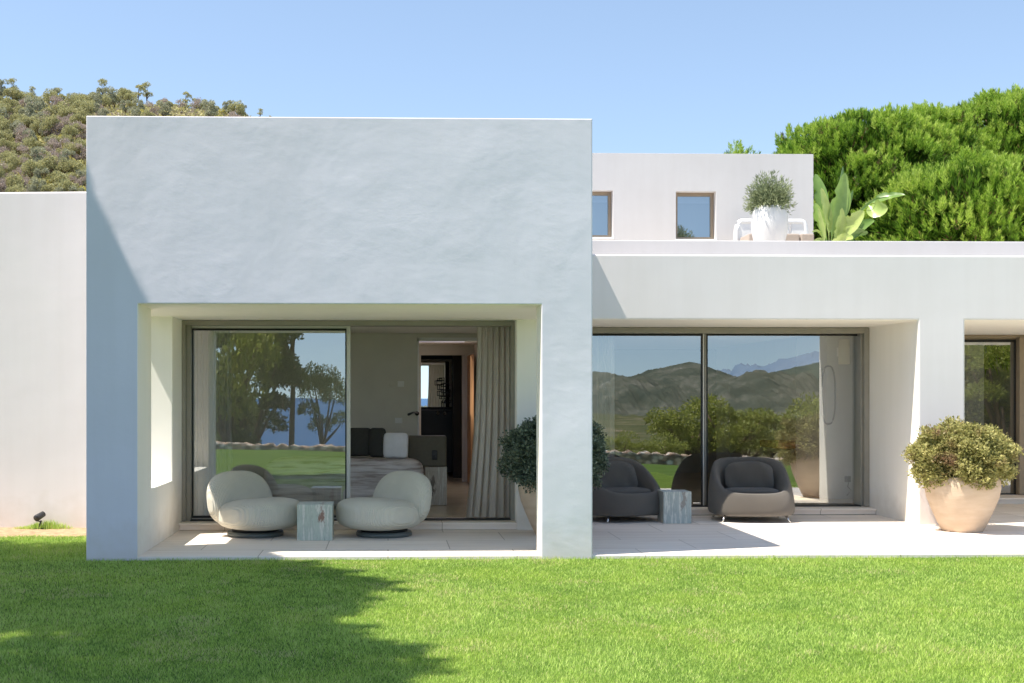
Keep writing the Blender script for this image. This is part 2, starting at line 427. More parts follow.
M['hillscrub'] = mat_foliage('dry_scrub_leaves', [(0.0, (0.34, 0.27, 0.22)), (0.3, (0.42, 0.37, 0.20)), (0.6, (0.50, 0.46, 0.19)), (1.0, (0.62, 0.57, 0.22))], 0.3)
M['bush'] = mat_foliage('olive_bush_leaves', [(0.0, (0.20, 0.22, 0.05)), (0.5, (0.42, 0.46, 0.09)), (1.0, (0.62, 0.63, 0.15))], 0.45)
M['pitto'] = mat_foliage('coastal_shrub_leaves', [(0.0, (0.24, 0.20, 0.08)), (0.4, (0.44, 0.43, 0.14)), (1.0, (0.74, 0.68, 0.28))], 0.4, 3.0, [(0.0, (0.24, 0.14, 0.08)), (1.0, (0.50, 0.36, 0.20))], patch=(0.57, 0.68))
M['pitto_dark'] = mat_foliage('coastal_shrub_leaves_dark', [(0.0, (0.07, 0.095, 0.07)), (0.5, (0.15, 0.20, 0.135)), (1.0, (0.31, 0.37, 0.26))], 0.2)
M['lavender'] = mat_foliage('feathery_leaves', [(0.0, (0.12, 0.14, 0.08)), (0.5, (0.27, 0.32, 0.16)), (1.0, (0.46, 0.52, 0.28))], 0.25)
M['grass'] = mat_foliage('grass_blades', [(0.0, (0.20, 0.33, 0.06)), (0.5, (0.45, 0.63, 0.12)), (0.93, (0.68, 0.82, 0.24)), (1.0, (0.72, 0.64, 0.32))], 0.33, 1.1, [(0.0, (0.30, 0.47, 0.06)), (0.6, (0.54, 0.70, 0.13)), (1.0, (0.72, 0.66, 0.30))], 0.5, patch=(0.42, 0.68))

def mat_paddle():
    m, nt, out = new_mat('paddle_leaf'); mp = coords(nt)
    at = N(nt, 'ShaderNodeAttribute', attribute_name='rnd')
    r = ramp(nt, [(0.0, (0.08, 0.16, 0.03)), (0.5, (0.26, 0.40, 0.10)), (1.0, (0.48, 0.57, 0.20))]); L(nt, at, 'Fac', r, 0)
    n = noise(nt, mp, 9, 4); mx = N(nt, 'ShaderNodeMix', data_type='RGBA', blend_type='MULTIPLY'); mx.inputs[0].default_value = 0.6
    r2 = ramp(nt, [(0.3, (0.7, 0.75, 0.6)), (0.7, (1.15, 1.1, 1.0))]); L(nt, n, 0, r2, 0); L(nt, r, 0, mx, 6); L(nt, r2, 0, mx, 7)
    b = N(nt, 'ShaderNodeBsdfPrincipled'); b.inputs['Roughness'].default_value = 0.3; b.inputs['Specular IOR Level'].default_value = 0.6; L(nt, mx, 2, b, 'Base Color')
    t = N(nt, 'ShaderNodeBsdfTranslucent'); L(nt, mx, 2, t, 0)
    ms = N(nt, 'ShaderNodeMixShader'); ms.inputs[0].default_value = 0.3; L(nt, b, 0, ms, 1); L(nt, t, 0, ms, 2); L(nt, ms, 0, out, 0)
    return m
M['paddle'] = mat_paddle()

def mat_ground():
    m, nt, out = new_mat('lawn_and_scrub_ground'); b = pbsdf(nt, out, 0.9, None, 0.1)
    geo = N(nt, 'ShaderNodeNewGeometry'); sep = N(nt, 'ShaderNodeSeparateXYZ'); L(nt, geo, 'Position', sep, 0)
    def nz(s, d=4):
        n = N(nt, 'ShaderNodeTexNoise'); n.inputs['Scale'].default_value = s; n.inputs['Detail'].default_value = d; L(nt, geo, 'Position', n, 0); return n
    n1 = nz(1.1); n2 = nz(38, 3)
    r1 = ramp(nt, [(0.35, (0.10, 0.175, 0.03)), (0.65, (0.15, 0.23, 0.04))]); L(nt, n1, 0, r1, 0)
    r2 = ramp(nt, [(0.3, (0.55, 0.55, 0.5)), (0.7, (1.15, 1.15, 1.1))]); L(nt, n2, 0, r2, 0)
    mx = N(nt, 'ShaderNodeMix', data_type='RGBA', blend_type='MULTIPLY'); mx.inputs[0].default_value = 1.0; L(nt, r1, 0, mx, 6); L(nt, r2, 0, mx, 7)
    n3 = nz(0.12, 6)
    r3 = ramp(nt, [(0.35, (0.06, 0.075, 0.025)), (0.55, (0.13, 0.13, 0.05)), (0.7, (0.26, 0.20, 0.13))]); L(nt, n3, 0, r3, 0)
    lt = N(nt, 'ShaderNodeMath', operation='LESS_THAN'); L(nt, sep, 1, lt, 0); lt.inputs[1].default_value = -8.7
    gt = N(nt, 'ShaderNodeMath', operation='GREATER_THAN'); L(nt, sep, 1, gt, 0); gt.inputs[1].default_value = 25
    ad = N(nt, 'ShaderNodeMath', operation='ADD'); L(nt, lt, 0, ad, 0); L(nt, gt, 0, ad, 1)
    m2 = N(nt, 'ShaderNodeMix', data_type='RGBA'); L(nt, ad, 0, m2, 0); L(nt, mx, 2, m2, 6); L(nt, r3, 0, m2, 7)
    L(nt, m2, 2, b, 'Base Color')
    bp = N(nt, 'ShaderNodeBump'); bp.inputs['Strength'].default_value = 0.6; bp.inputs['Distance'].default_value = 0.03; L(nt, n2, 0, bp, 'Height'); L(nt, bp, 0, b, 'Normal')
    return m
M['ground'] = mat_ground()

def mat_scrub(name, stops, scale, stretch=(1,1,1)):
    m, nt, out = new_mat(name); b = pbsdf(nt, out, 0.95, None, 0.1)
    mp = coords(nt, stretch); n = noise(nt, mp, scale, 12, 0.72)
    r = ramp(nt, stops); L(nt, n, 0, r, 0); L(nt, r, 0, b, 'Base Color')
    return m
M['hillground'] = mat_scrub('dry_hillside', [(0.3, (0.15, 0.145, 0.065)), (0.5, (0.23, 0.21, 0.09)), (0.7, (0.32, 0.26, 0.18))], 0.25)
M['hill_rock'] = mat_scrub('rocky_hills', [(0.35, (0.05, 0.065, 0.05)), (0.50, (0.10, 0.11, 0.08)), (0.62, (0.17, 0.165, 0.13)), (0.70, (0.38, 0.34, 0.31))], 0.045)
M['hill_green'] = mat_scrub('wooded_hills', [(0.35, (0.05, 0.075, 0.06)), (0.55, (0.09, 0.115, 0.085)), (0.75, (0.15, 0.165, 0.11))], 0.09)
M['hill_far'] = mat_scrub('hazy_far_hills', [(0.3, (0.20, 0.28, 0.38)), (0.7, (0.26, 0.33, 0.42))], 0.01)  # distance haze is put into this blue base colour

m_, nt_, out_ = new_mat('sea_water'); b_ = pbsdf(nt_, out_, 0.35, (0.012, 0.075, 0.20), 0.15)
mp_ = coords(nt_); n_ = noise(nt_, mp_, 0.02, 4); bp_ = N(nt_, 'ShaderNodeBump'); bp_.inputs['Strength'].default_value = 0.4; bp_.inputs['Distance'].default_value = 2.0
L(nt_, n_, 0, bp_, 'Height'); L(nt_, bp_, 0, b_, 'Normal'); M['sea'] = m_

def mat_stone():
    m, nt, out = new_mat('dry_stone'); b = pbsdf(nt, out, 0.9, None, 0.2)
    mp = coords(nt, (1, 1, 1.5)); v = N(nt, 'ShaderNodeTexVoronoi'); v.inputs['Scale'].default_value = 5; L(nt, mp, 0, v, 0)
    sp = N(nt, 'ShaderNodeSeparateColor'); L(nt, v, 'Color', sp, 0)
    r = ramp(nt, [(0.0, (0.55, 0.36, 0.25)), (0.4, (0.82, 0.60, 0.44)), (0.8, (0.92, 0.77, 0.62)), (1.0, (0.8, 0.74, 0.66))]); L(nt, sp, 0, r, 0)
    r2 = ramp(nt, [(0.35, (1, 1, 1)), (0.7, (0.3, 0.3, 0.3))]); L(nt, v, 'Distance', r2, 0)
    mx = N(nt, 'ShaderNodeMix', data_type='RGBA', blend_type='MULTIPLY'); mx.inputs[0].default_value = 1; L(nt, r, 0, mx, 6); L(nt, r2, 0, mx, 7); L(nt, mx, 2, b, 'Base Color')
    return m
M['stone'] = mat_stone()

# ------------------------------------------------------------------ terrain
def smooth01(t):
    t = np.clip(t, 0, 1); return t*t*(3-2*t)
ZL = -0.035
def g_height(X, Y):
    t = smooth01((5 - Y)/13.0)
    base = np.clip(0.075*(X+3), 0.02, 1.25)
    z = ZL - t*base
    d = np.maximum(-8.5 - Y, 0)
    w = smooth01((0.10 - X/(d+40.0))/0.12)
    dl = np.where(d < 25, .1*d, 2.5 + .45*(d-25))
    drop = w*np.minimum(dl, 62) + (1-w)*np.minimum(d*0.03, 3.5)
    return z - drop
xs = np.unique(np.concatenate([np.linspace(-3000, -60, 26), np.linspace(-60, -20, 14), np.linspace(-20, 30, 60), np.linspace(30, 80, 18), np.linspace(80, 3000, 26)]))
ys = np.unique(np.concatenate([np.linspace(-2600, -200, 26), np.linspace(-200, -20, 40), np.linspace(-20, 16, 60), np.linspace(16, 3000, 20)]))
GX, GY = np.meshgrid(xs, ys)
GZ = g_height(GX, GY)
def grid_obj(name, GX, GY, GZ, mat, smooth=True, parent=None):
    ny, nx = GX.shape
    v = np.stack([GX, GY, GZ], -1).reshape(-1, 3)
    i = np.arange(ny*nx).reshape(ny, nx)
    q = np.stack([i[:-1, :-1], i[:-1, 1:], i[1:, 1:], i[1:, :-1]], -1).reshape(-1)
    return np_mesh(name, v, q, np.arange(len(q)//4)*4, mat, parent, None, smooth)
tag(grid_obj('ground', GX, GY, GZ, M['ground']), kind='structure')

sea = MB().add([(-30000, -40000, -48), (30000, -40000, -48), (30000, -90, -48), (-30000, -90, -48)], [(0, 1, 2, 3)]).build('sea', M['sea'])
tag(sea, kind='structure')

def pl_noise(x, seed, octs=4, base=1.0):
    r = np.random.default_rng(seed); y = np.zeros_like(x)
    for o in range(octs):
        ph = r.uniform(0, 6.28); y += np.sin(x*base*2**o*1.3 + ph + 1.7*np.sin(x*base*2**o*0.37+ph*2))/2**o
    return y
def ridge(name, pts, Yg, D, depth, mat, seed, amp):
    """pts: (px,py) of the skyline as the panes at Yg mirror it, at D metres along the mirrored ray"""
    pts = sorted(pts)
    nc, nr = 420, 61
    pxs = np.linspace(pts[0][0], pts[-1][0], nc)
    pys = np.interp(pxs, [p[0] for p in pts], [p[1] for p in pts])
    Xr = np.array([XW(px, D) for px in pxs]); Zr = np.array([ZW(px, py, D) for px, py in zip(pxs, pys)])
    rows = np.linspace(-1, 1, nr)
    Y0 = 2*Yg - D
    GXr = np.tile(Xr, (nr, 1)); GYr = np.tile((Y0 + rows*depth)[:, None], (1, nc))
    prof = (1-np.abs(rows))**0.85
    base = -9.0
    GZr = base + (Zr[None, :]-base)*prof[:, None]
    q = (prof*(1-prof)*4)[:, None]
    k = 620.0/D
    rid = lambda a, c, sd: 1-2*np.abs(np.sin(.5*pl_noise(GXr*a*k, sd, 3)+.7*np.sin(GYr*c*k)))
    GZr += amp/k*q*(1.2*rid(.035, .02, seed) + .6*rid(.09, .05, seed+2) + .35*rid(.21, .13, seed+5))
    GZr += amp/k*(.10+.25*q)*np.random.default_rng(seed).normal(size=GZr.shape)*.55
    tag(grid_obj(name, GXr, GYr, GZr, mat), kind='structure')
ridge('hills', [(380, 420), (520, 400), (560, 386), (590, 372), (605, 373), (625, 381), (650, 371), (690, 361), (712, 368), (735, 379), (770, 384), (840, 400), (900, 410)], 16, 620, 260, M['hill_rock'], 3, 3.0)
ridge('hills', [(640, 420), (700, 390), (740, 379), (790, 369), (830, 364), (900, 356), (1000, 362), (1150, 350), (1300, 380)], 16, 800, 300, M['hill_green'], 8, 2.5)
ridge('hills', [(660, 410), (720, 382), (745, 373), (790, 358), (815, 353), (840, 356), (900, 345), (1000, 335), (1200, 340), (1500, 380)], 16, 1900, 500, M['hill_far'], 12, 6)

# stone wall at the far end of the lawn, behind the camera
def stone_wall():
    nx, nz = 420, 9
    X = np.linspace(-16, 34, nx)
    rg = np.random.default_rng(5)
    top = 0.19 - 0.036*(X+6); bot = top - 0.75
    top = top + 0.03*rg.normal(size=nx)
    V = []; 
    for j in range(nz+1):
        t = j/nz
        V.append(np.stack([X, -8.0 - 0.03*rg.random(nx) + 0.05*(1-t) , bot + (top-bot)*t], -1))
    V.append(np.stack([X, -8.45 - 0.03*rg.random(nx), top + 0.02*rg.normal(size=nx)], -1))
    V.append(np.stack([X, -8.5 + 0*X, bot], -1))
    V = np.stack(V); ny = V.shape[0]
    i = np.arange(ny*nx).reshape(ny, nx)
    q = np.stack([i[:-1, :-1], i[:-1, 1:], i[1:, 1:], i[1:, :-1]], -1).reshape(-1)
    o = np_mesh('stone_wall', V.reshape(-1, 3), q, np.arange(len(q)//4)*4, M['stone'])
    tag(o, 'low rust-brown dry stone wall along the lawn edge, mirrored in the glass doors', 'garden wall')
stone_wall()

# soil bed in front of the wing wall
sb = MB()
n = 40; xs_ = np.linspace(-9.5, -2.86, n)
va = [(x, 13.42 + 0.06*math.sin(x*3.1)+0.04*math.sin(x*7.7), ZL+0.006) for x in xs_]
vb = [(x, 13.75, ZL+0.035) for x in xs_]; vc = [(x, 14.75, ZL+0.03) for x in xs_]
fs = []
for k in range(2):
    fs += [(k*n+i, k*n+i+1, (k+1)*n+i+1, (k+1)*n+i) for i in range(n-1)]
sb.add(va+vb+vc, fs, True)
tag(sb.build('soil_bed', M['soil']), kind='structure')

# ------------------------------------------------------------------ house
YF = 11.5
BXL, BXR = XW(86.2, YF), XW(592.5, YF)
NXL, NXR = XW(137.8, YF), XW(541.5, YF)
BZ = ZW(330, 117, YF)
NZ = ZW(340, 304, YF)
YR = 13.75          # riser of the niche door step
house = empty('house', (0, 0, 0), 0, 'white rendered flat-roofed villa with deep porch openings and glass sliding doors', 'house')

blk = MB().box(BXL, BXR, YF, 25.0, -0.3, BZ).build('front_volume', M['block'], house)
carve(blk, [(NXL, NXR, 11.0, 24.5, -0.5, NZ),                     # porch and rooms behind
            (BXL-0.5, NXL+0.01, 12.16, 13.34, 0.58, NZ+0.0),       # side opening left
            (NXR-0.01, BXR+0.5, 11.9, YR, -0.5, NZ-0.0),
            (-0.1, 1.2, 17.6, 19.6, NZ-0.1, BZ+0.5),                  # added skylight, out of view, to light the corridor
            (-2.1, -1.4, 14.5, 15.12, NZ-0.1, BZ+0.5), (0.3, 1.2, 14.5, 15.12, NZ-0.1, BZ+0.5)])   # two more added shafts, bringing daylight in behind the curtains          # side opening right
def inner_faces(o, y0, z1, x0, x1):
    o.data.materials.append(M['porch'])
    for p in o.data.polygons:
        c = p.center
        if c.y > y0 + .02 and c.z < z1 + .01 and x0 + .02 < c.x < x1 - .02 and not (p.normal.y < -.9 and c.y < y0 + .03): p.material_index = 1
inner_faces(blk, YF, NZ, BXL, BXR)
add_bevel(blk, 0.022, 3)

YP = 14.13
PXL, PXR = XW(918.5, YP), XW(965, YP)
PZ = ZW(760, 319.8, YP); PTOP = ZW(800, 254.8, YP)
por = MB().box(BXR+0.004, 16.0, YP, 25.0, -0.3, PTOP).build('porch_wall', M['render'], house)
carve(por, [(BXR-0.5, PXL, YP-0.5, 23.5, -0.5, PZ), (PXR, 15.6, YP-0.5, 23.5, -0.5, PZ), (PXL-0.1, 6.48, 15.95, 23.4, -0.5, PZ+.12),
            (3.3, 4.7, 16.25, 17.6, PZ-0.1, PTOP+0.5), (2.1, 2.55, 16.25, 17.6, PZ-0.1, PTOP+0.5)])               # two added roof openings, out of view, to brighten the living room
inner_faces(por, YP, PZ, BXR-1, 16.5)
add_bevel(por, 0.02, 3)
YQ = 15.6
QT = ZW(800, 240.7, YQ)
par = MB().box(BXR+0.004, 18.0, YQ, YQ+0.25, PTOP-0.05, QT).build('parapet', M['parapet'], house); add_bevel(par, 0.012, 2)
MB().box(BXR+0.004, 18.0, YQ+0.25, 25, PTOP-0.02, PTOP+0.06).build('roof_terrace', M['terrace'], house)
carve(bpy.data.objects['roof_terrace'], [(3.3, 4.7, 16.25, 17.6, PTOP-0.5, PTOP+0.5), (2.1, 2.55, 16.25, 17.6, PTOP-0.5, PTOP+0.5)])  # the added daylight openings continue through the roof slab

YU = 20.0
UXR = XW(813.5, YU); UZ = ZW(700, 153.5, YU)
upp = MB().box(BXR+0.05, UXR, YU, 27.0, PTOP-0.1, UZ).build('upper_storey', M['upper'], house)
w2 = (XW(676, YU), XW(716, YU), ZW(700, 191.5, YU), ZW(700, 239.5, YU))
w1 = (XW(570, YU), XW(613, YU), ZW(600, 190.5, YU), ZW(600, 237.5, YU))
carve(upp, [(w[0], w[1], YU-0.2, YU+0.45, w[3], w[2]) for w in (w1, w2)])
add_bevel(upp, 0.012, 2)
for w in (w1, w2):
    wn = MB()
    t = 0.055
    yf = YU+0.13
    wn.box(w[0]+.003, w[0]+t, yf, yf+.06, w[3]+.003, w[2]-.003).box(w[1]-t, w[1]-.003, yf, yf+.06, w[3]+.003, w[2]-.003)
    wn.box(w[0]+t, w[1]-t, yf, yf+.06, w[2]-t, w[2]-.003).box(w[0]+t, w[1]-t, yf, yf+.06, w[3]+.003, w[3]+t)
    wo = wn.build('window', M['bronze'], house)
    MB().add([(w[0]+t-.01, yf+.03, w[3]+t-.01), (w[1]-t+.01, yf+.03, w[3]+t-.01), (w[1]-t+.01, yf+.03, w[2]-t+.01), (w[0]+t-.01, yf+.03, w[2]-t+.01)], [(0,1,2,3)]).build('pane', M['glass_dark'], wo)
    MB().box(w[0]-.01, w[1]+.01, YU-.03, yf-.002, w[3]-.03, w[3]+.004).build('sill', M['white_paint'], wo)
    # blind half way behind the pane
    MB().add([(w[0]+t, yf+.12, w[2]-t-.10), (w[1]-t, yf+.12, w[2]-t-.10), (w[1]-t, yf+.12, w[2]-t), (w[0]+t, yf+.12, w[2]-t)], [(0,1,2,3)]).build('blind', M['white_linen'], wo)

YW = 14.07
WZ = ZW(40, 190.5, YW)
wing = MB().box(-20, 0.0, 0, 1.1, -0.3, WZ).build('wing_wall', M['wingr'], house); wing.location = (BXL+.02, YW-.01, 0); wing.rotation_euler = (0, 0, math.radians(-4.5)); add_bevel(wing, 0.02, 3)

# terrace: one limestone slab under porch and beside the block
ter = MB().box(NXL-0.2, 15.8, YF+0.012, 15.36, -0.4, 0.0).build('terrace', M['terrace'])
tag(ter, kind='structure'); add_bevel(ter, 0.008, 2)

# steps / sills below the doors
MB().box(NXL+.003, NXR+0.0, YR, 14.35, 0.003, 0.058).box(NXL+.003, NXR, YR-0.022, 14.34, 0.0585, 0.082).build('door_step', M['terrace'], house, bevel=0.004)
MB().box(BXR+.01, PXL-.003, 15.37, 16.0, 0.003, 0.055).box(BXR+.01, PXL-.003, 15.345, 15.99, 0.0555, 0.08).build('door_step', M['terrace'], house, bevel=0.004)
MB().box(PXR+.003, 15.5, 16.9, 17.8, -0.02, 0.055).box(PXR+.003, 15.5, 16.875, 17.79, 0.0555, 0.08).build('door_step', M['terrace'], house, bevel=0.004)
MB().box(PXR+.003, 15.5, 15.37, 16.86, -0.2, 0.0).build('porch_floor', M['terrace'], house)

SZ = 0.084   # finished sill level
# bedroom floor etc.
MB().box(NXL+.003, NXR-.003, 14.36, 24.4, -0.05, 0.075).build('interior_floor', M['floorstone'], house)
MB().box(BXR+.01, 6.477, 16.01, 23.38, -0.05, 0.07).build('interior_floor', M['floorstone'], house)
MB().box(PXR+.003, 15.5, 17.81, 23.4, -0.05, 0.07).build('interior_floor', M['floorstone'], house)

# ---- porch sliding door (bedroom)
YD = 13.93
def sheet(name, mat, parent, x0, x1, y, z0, z1):
    return MB().add([(x0, y, z0), (x1, y, z0), (x1, y, z1), (x0, y, z1)], [(0, 1, 2, 3)]).build(name, mat, parent)
fx0, fx1 = XW(180.3, YD), XW(515.8, YD)
dt = NZ - 0.004
sd = empty('sliding_door', (0, 0, 0), parent=house)
fr = MB()
fw = XW(190, YD) - fx0
ftop = ZW(260, 325.3, YD)
fr.box(fx0, fx0+fw*.55, YD, YD+.24, SZ, dt).box(fx0+fw*.55, fx0+fw, YD+.05, YD+.24, SZ, ftop)
fr.box(fx1-fw*.5, fx1, YD, YD+.24, SZ, dt)
fr.box(fx0+fw*.55, fx1-fw*.5, YD, YD+.24, ftop+.0, dt)
fr.build('frame', M['frame'], sd, bevel=0.004)
# side returns closing the gap between frame and masonry
MB().box(NXL+.002, fx0-.001, YD+.1, YD+.2, SZ, dt).build('side_panel', M['porch'], sd)
MB().box(fx1+.001, NXR-.002, YD+.1, YD+.2, SZ, dt).build('side_panel', M['porch'], sd)
YG = 14.1
gl0, gl1 = XW(192, YG), XW(346.5, YG)
gt, gb = ZW(270, 328.6, YG), ZW(270, 517.5, YG)
pn = MB()
pn.box(gl0-.045, gl0, YG-.025, YG+.025, gb-.035, gt+.04).box(gl1, gl1+.045, YG-.025, YG+.025, gb-.035, gt+.04)
pn.box(gl0, gl1, YG-.025, YG+.025, gt, gt+.04).box(gl0, gl1, YG-.025, YG+.025, gb-.035, gb)
p1 = pn.build('door_panel', M['lightframe'], sd, bevel=0.003)
gk = MB(); t = .014
gk.box(gl0, gl0+t, YG-.03, YG-.003, gb, gt).box(gl1-t, gl1, YG-.03, YG-.003, gb, gt).box(gl0+t, gl1-t, YG-.03, YG-.003, gt-t*1.6, gt).box(gl0+t, gl1-t, YG-.03, YG-.003, gb, gb+t*1.6)
gk.build('gasket', M['gasket'], p1)
sheet('pane', M['glass'], p1, gl0+.002, gl1-.002, YG, gb+.002, gt-.002)
MB().box(fx0+fw, fx1-fw*.5, YD+.02, YD+.22, SZ, SZ+.012).build('track', M['gasket'], sd)

# ---- living room sliding door under the porch roof
YD2 = 15.58; YG2 = 15.72
sd2 = empty('sliding_door', (0, 0, 0), parent=house)
x1 = PXL - .003
xo = XW(862.5, YD2)
zt = ZW(760, 333.2, YD2); pz = PZ-.004
fr = MB()
fr.box(XW(864.5, YD2), XW(869.5, YD2), YD2, YD2+.28, SZ, pz).box(xo, XW(864.5, YD2), YD2+.06, YD2+.28, SZ, zt)
fr.box(BXR+.01, XW(864.5, YD2), YD2, YD2+.28, zt, pz-.0)
fr.build('frame', M['frame'], sd2, bevel=0.004)
MB().box(XW(869.5, YD2)+.001, x1, YD2+.1, YD2+.25, SZ, pz).build('side_panel', M['render'], sd2)
def panel(parent, px0, px1, py0, py1, Yg, fm, gm, stile=.03, gask=.016, handle=None):
    a, b = XW(px0, Yg), XW(px1, Yg); c = ZW((px0+px1)/2, py0, Yg); d = ZW((px0+px1)/2, py1, Yg)
    m = MB()
    m.box(a-stile, a, Yg-.022, Yg+.022, d-.03, c+.03).box(b, b+stile, Yg-.022, Yg+.022, d-.03, c+.03)
    m.box(a, b, Yg-.022, Yg+.022, c, c+.03).box(a, b, Yg-.022, Yg+.022, d-.03, d)
    p = m.build('door_panel', fm, parent, bevel=0.002)
    k = MB(); t = gask
    k.box(a, a+t, Yg-.027, Yg-.003, d, c).box(b-t, b, Yg-.027, Yg-.003, d, c).box(a+t, b-t, Yg-.027, Yg-.003, c-t*1.6, c).box(a+t, b-t, Yg-.027, Yg-.003, d, d+t*1.6)
    k.build('gasket', M['gasket'], p)
    sheet('pane', gm, p, a+.002, b-.002, Yg, d+.002, c-.002)
    return p
panel(sd2, 565, 702.3, 333.8, 507.5, YG2, M['lightframe'], M['glass'], .02)
panel(sd2, 706.0, 861.0, 333.8, 507.5, YG2+.06, M['frame'], M['glass'], .02)
MB().box(BXR+.01, xo, YD2+.04, YD2+.24, SZ-.003, SZ+.01).build('track', M['gasket'], sd2)

# ---- third door, far right
YD3 = 17.4; YG3 = 17.5
sd3 = empty('sliding_door', (0, 0, 0), parent=house)
zt3 = ZW(990, 337.5, YD3)
MB().box(PXR+.003, 15.2, YD3, YD3+.28, zt3, pz).box(XW(1018.5, YD3), XW(1040, YD3), YD3-.03, YD3+.25, SZ, zt3).build('frame', M['bronze'], sd3, bevel=0.004)
panel(sd3, 940, 1015.5, 339.5, 496, YG3, M['bronze'], M['glass'], .02, .024)
panel(sd3, 1043, 1150, 339.5, 496, YG3, M['bronze'], M['glass'], .02, .024)

# ---- interior walls
bw = 16.7
ox0, ox1 = XW(417.5, bw), XW(500, bw); oz = ZW(445, 337.5, bw)
iw = MB().box(NXL+.004, ox0, bw, bw+.18, .075, NZ-.004).box(ox0, ox1, bw, bw+.18, oz, NZ-.004).box(ox1, NXR-.004, bw, bw+.18, .075, NZ-.004)
iw.build('bedroom_wall', M['room'], house)
MB().box(ox0, ox0+.02, bw-.012, bw+.19, .076, oz).box(ox0, ox1, bw-.012, bw+.19, oz-.045, oz-.001).build('doorway_trim', M['white_paint'], house)
bw2 = 20.5
qx0, qx1 = XW(421, bw2), XW(465, bw2); qz = ZW(445, 355, bw2)
MB().box(NXL+.004, qx0, bw2, bw2+.15, .075, NZ-.004).box(qx0, qx1, bw2, bw2+.15, qz, NZ-.004).box(qx1, NXR-.004, bw2, bw2+.15, .075, NZ-.004).build('corridor_wall', M['room'], house)
MB().box(qx1-.045, qx1-.001, bw2-.02, bw2+.16, .076, qz-.001).build('door_jamb', M['lightframe'], house)
MB().box(XW(469, 20), XW(469, 20)+.05, 19.6, 20.45, .08, qz-.02).build('bathroom_door', M['wood'], house, bevel=.003)
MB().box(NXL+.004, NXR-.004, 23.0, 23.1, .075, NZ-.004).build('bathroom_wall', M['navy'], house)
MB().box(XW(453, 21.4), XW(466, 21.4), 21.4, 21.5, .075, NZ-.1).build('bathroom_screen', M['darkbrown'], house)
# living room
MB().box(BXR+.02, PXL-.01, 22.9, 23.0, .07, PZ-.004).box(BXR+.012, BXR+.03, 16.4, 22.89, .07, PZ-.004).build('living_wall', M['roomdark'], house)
pw = 16.9
MB().box(XW(826.5, pw), 6.476, pw, 18.2, .071, PZ-.006).build('partition_wall', M['partition'], house, bevel=.01)
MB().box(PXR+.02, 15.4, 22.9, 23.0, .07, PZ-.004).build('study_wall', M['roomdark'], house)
spx = 19.0
MB().box(PXR+.004, XW(984, spx), spx, spx+.15, .071, PZ-.004).build('study_partition', M['partition'], house)

# ------------------------------------------------------------------ porch furniture
def pacha(label, loc, rz):
    t = empty('lounge_chair', loc, rz, label, 'lounge chair', 'low ivory lounge chairs in the porch')
    MB().lathe([(0.0, 0.0), (0.285, 0.0), (0.295, 0.006), (0.298, 0.03), (0.29, 0.05), (0.0, 0.05)], 56).build('base', M['pacha_base'], t)
    MB().lathe([(0.0, 0.0505), (0.25, 0.0505), (0.25, 0.078), (0.0, 0.078)], 48).build('swivel_plate', M['gasket'], t)
    def seatfn(p):
        # the seat bulges at its front and dips towards the back
        k = (-p.y)/0.44
        return Vector((p.x*(1.0+0.03*k), p.y, p.z*(1.0+0.10*k) + 0.018*k))
    s = MB().superell(0.42, 0.45, 0.165, 0.62, 0.86, Matrix.Translation((0, -0.06, 0.235)), 72, 36, seatfn).build('seat', M['boucle'], t)
    def backfn(p):
        return Vector((p.x*(1.0-0.10*(p.z/0.29)), p.y + 0.10*(abs(p.x)/0.4)**2*-0.35, p.z))
    Mx = Matrix.Translation((0, 0.285, 0.385)) @ Matrix.Rotation(math.radians(-17), 4, 'X')
    MB().superell(0.43, 0.145, 0.295, 0.75, 0.82, Mx, 72, 36, backfn).build('backrest', M['boucle'], t)
    return t
M['pacha_base'] = simple('grey_green_base', (0.10, 0.115, 0.11), 0.4, 0.06, 10)
def gp(px, py):            # ground point at z=0 seen at px,py
    Y = H*F/(py-CY)
    for _ in range(4):
        X = XW(px, Y); Y = (H*F/(py-CY) - X*ST)/CT
    return Vector((XW(px, Y), Y, 0))
c1 = gp(255.5, 535.4); c2 = gp(384, 535.4)
pacha('ivory tub-back lounge chair on a grey disc base, turned right, with sunlight on its side', (c1.x, c1.y, 0), math.radians(48))
pacha('ivory tub-back lounge chair on a grey disc base, turned left, in front of the bed', (c2.x, c2.y, 0), math.radians(-50))

def cube_table(label, px0, px1, py0, py1, mat, rz):
    c = gp((px0+px1)/2, py1-1.0); s = abs(XW(px1, c.y) - XW(px0, c.y))
    h = (py1-py0)/F*c.y*0.985
    o = MB().box(-s/2, s/2, -s/2, s/2, 0, h).build('side_table', mat, None, bevel=.004)
    o.location = (c.x, c.y + s/2, 0); o.rotation_euler = (0, 0, rz)
    tag(o, label, 'side table', 'marble cube side tables')
cube_table('veined marble cube side table with a rust streak, between the two ivory chairs', 297.0, 332.5, 505.0, 541.5, M['marble_a'], 0.0)
cube_table('pale green-grey marble cube side table between the two dark armchairs', 663.5, 691.5, 492, 524.5, M['marble_b'], 0.0)

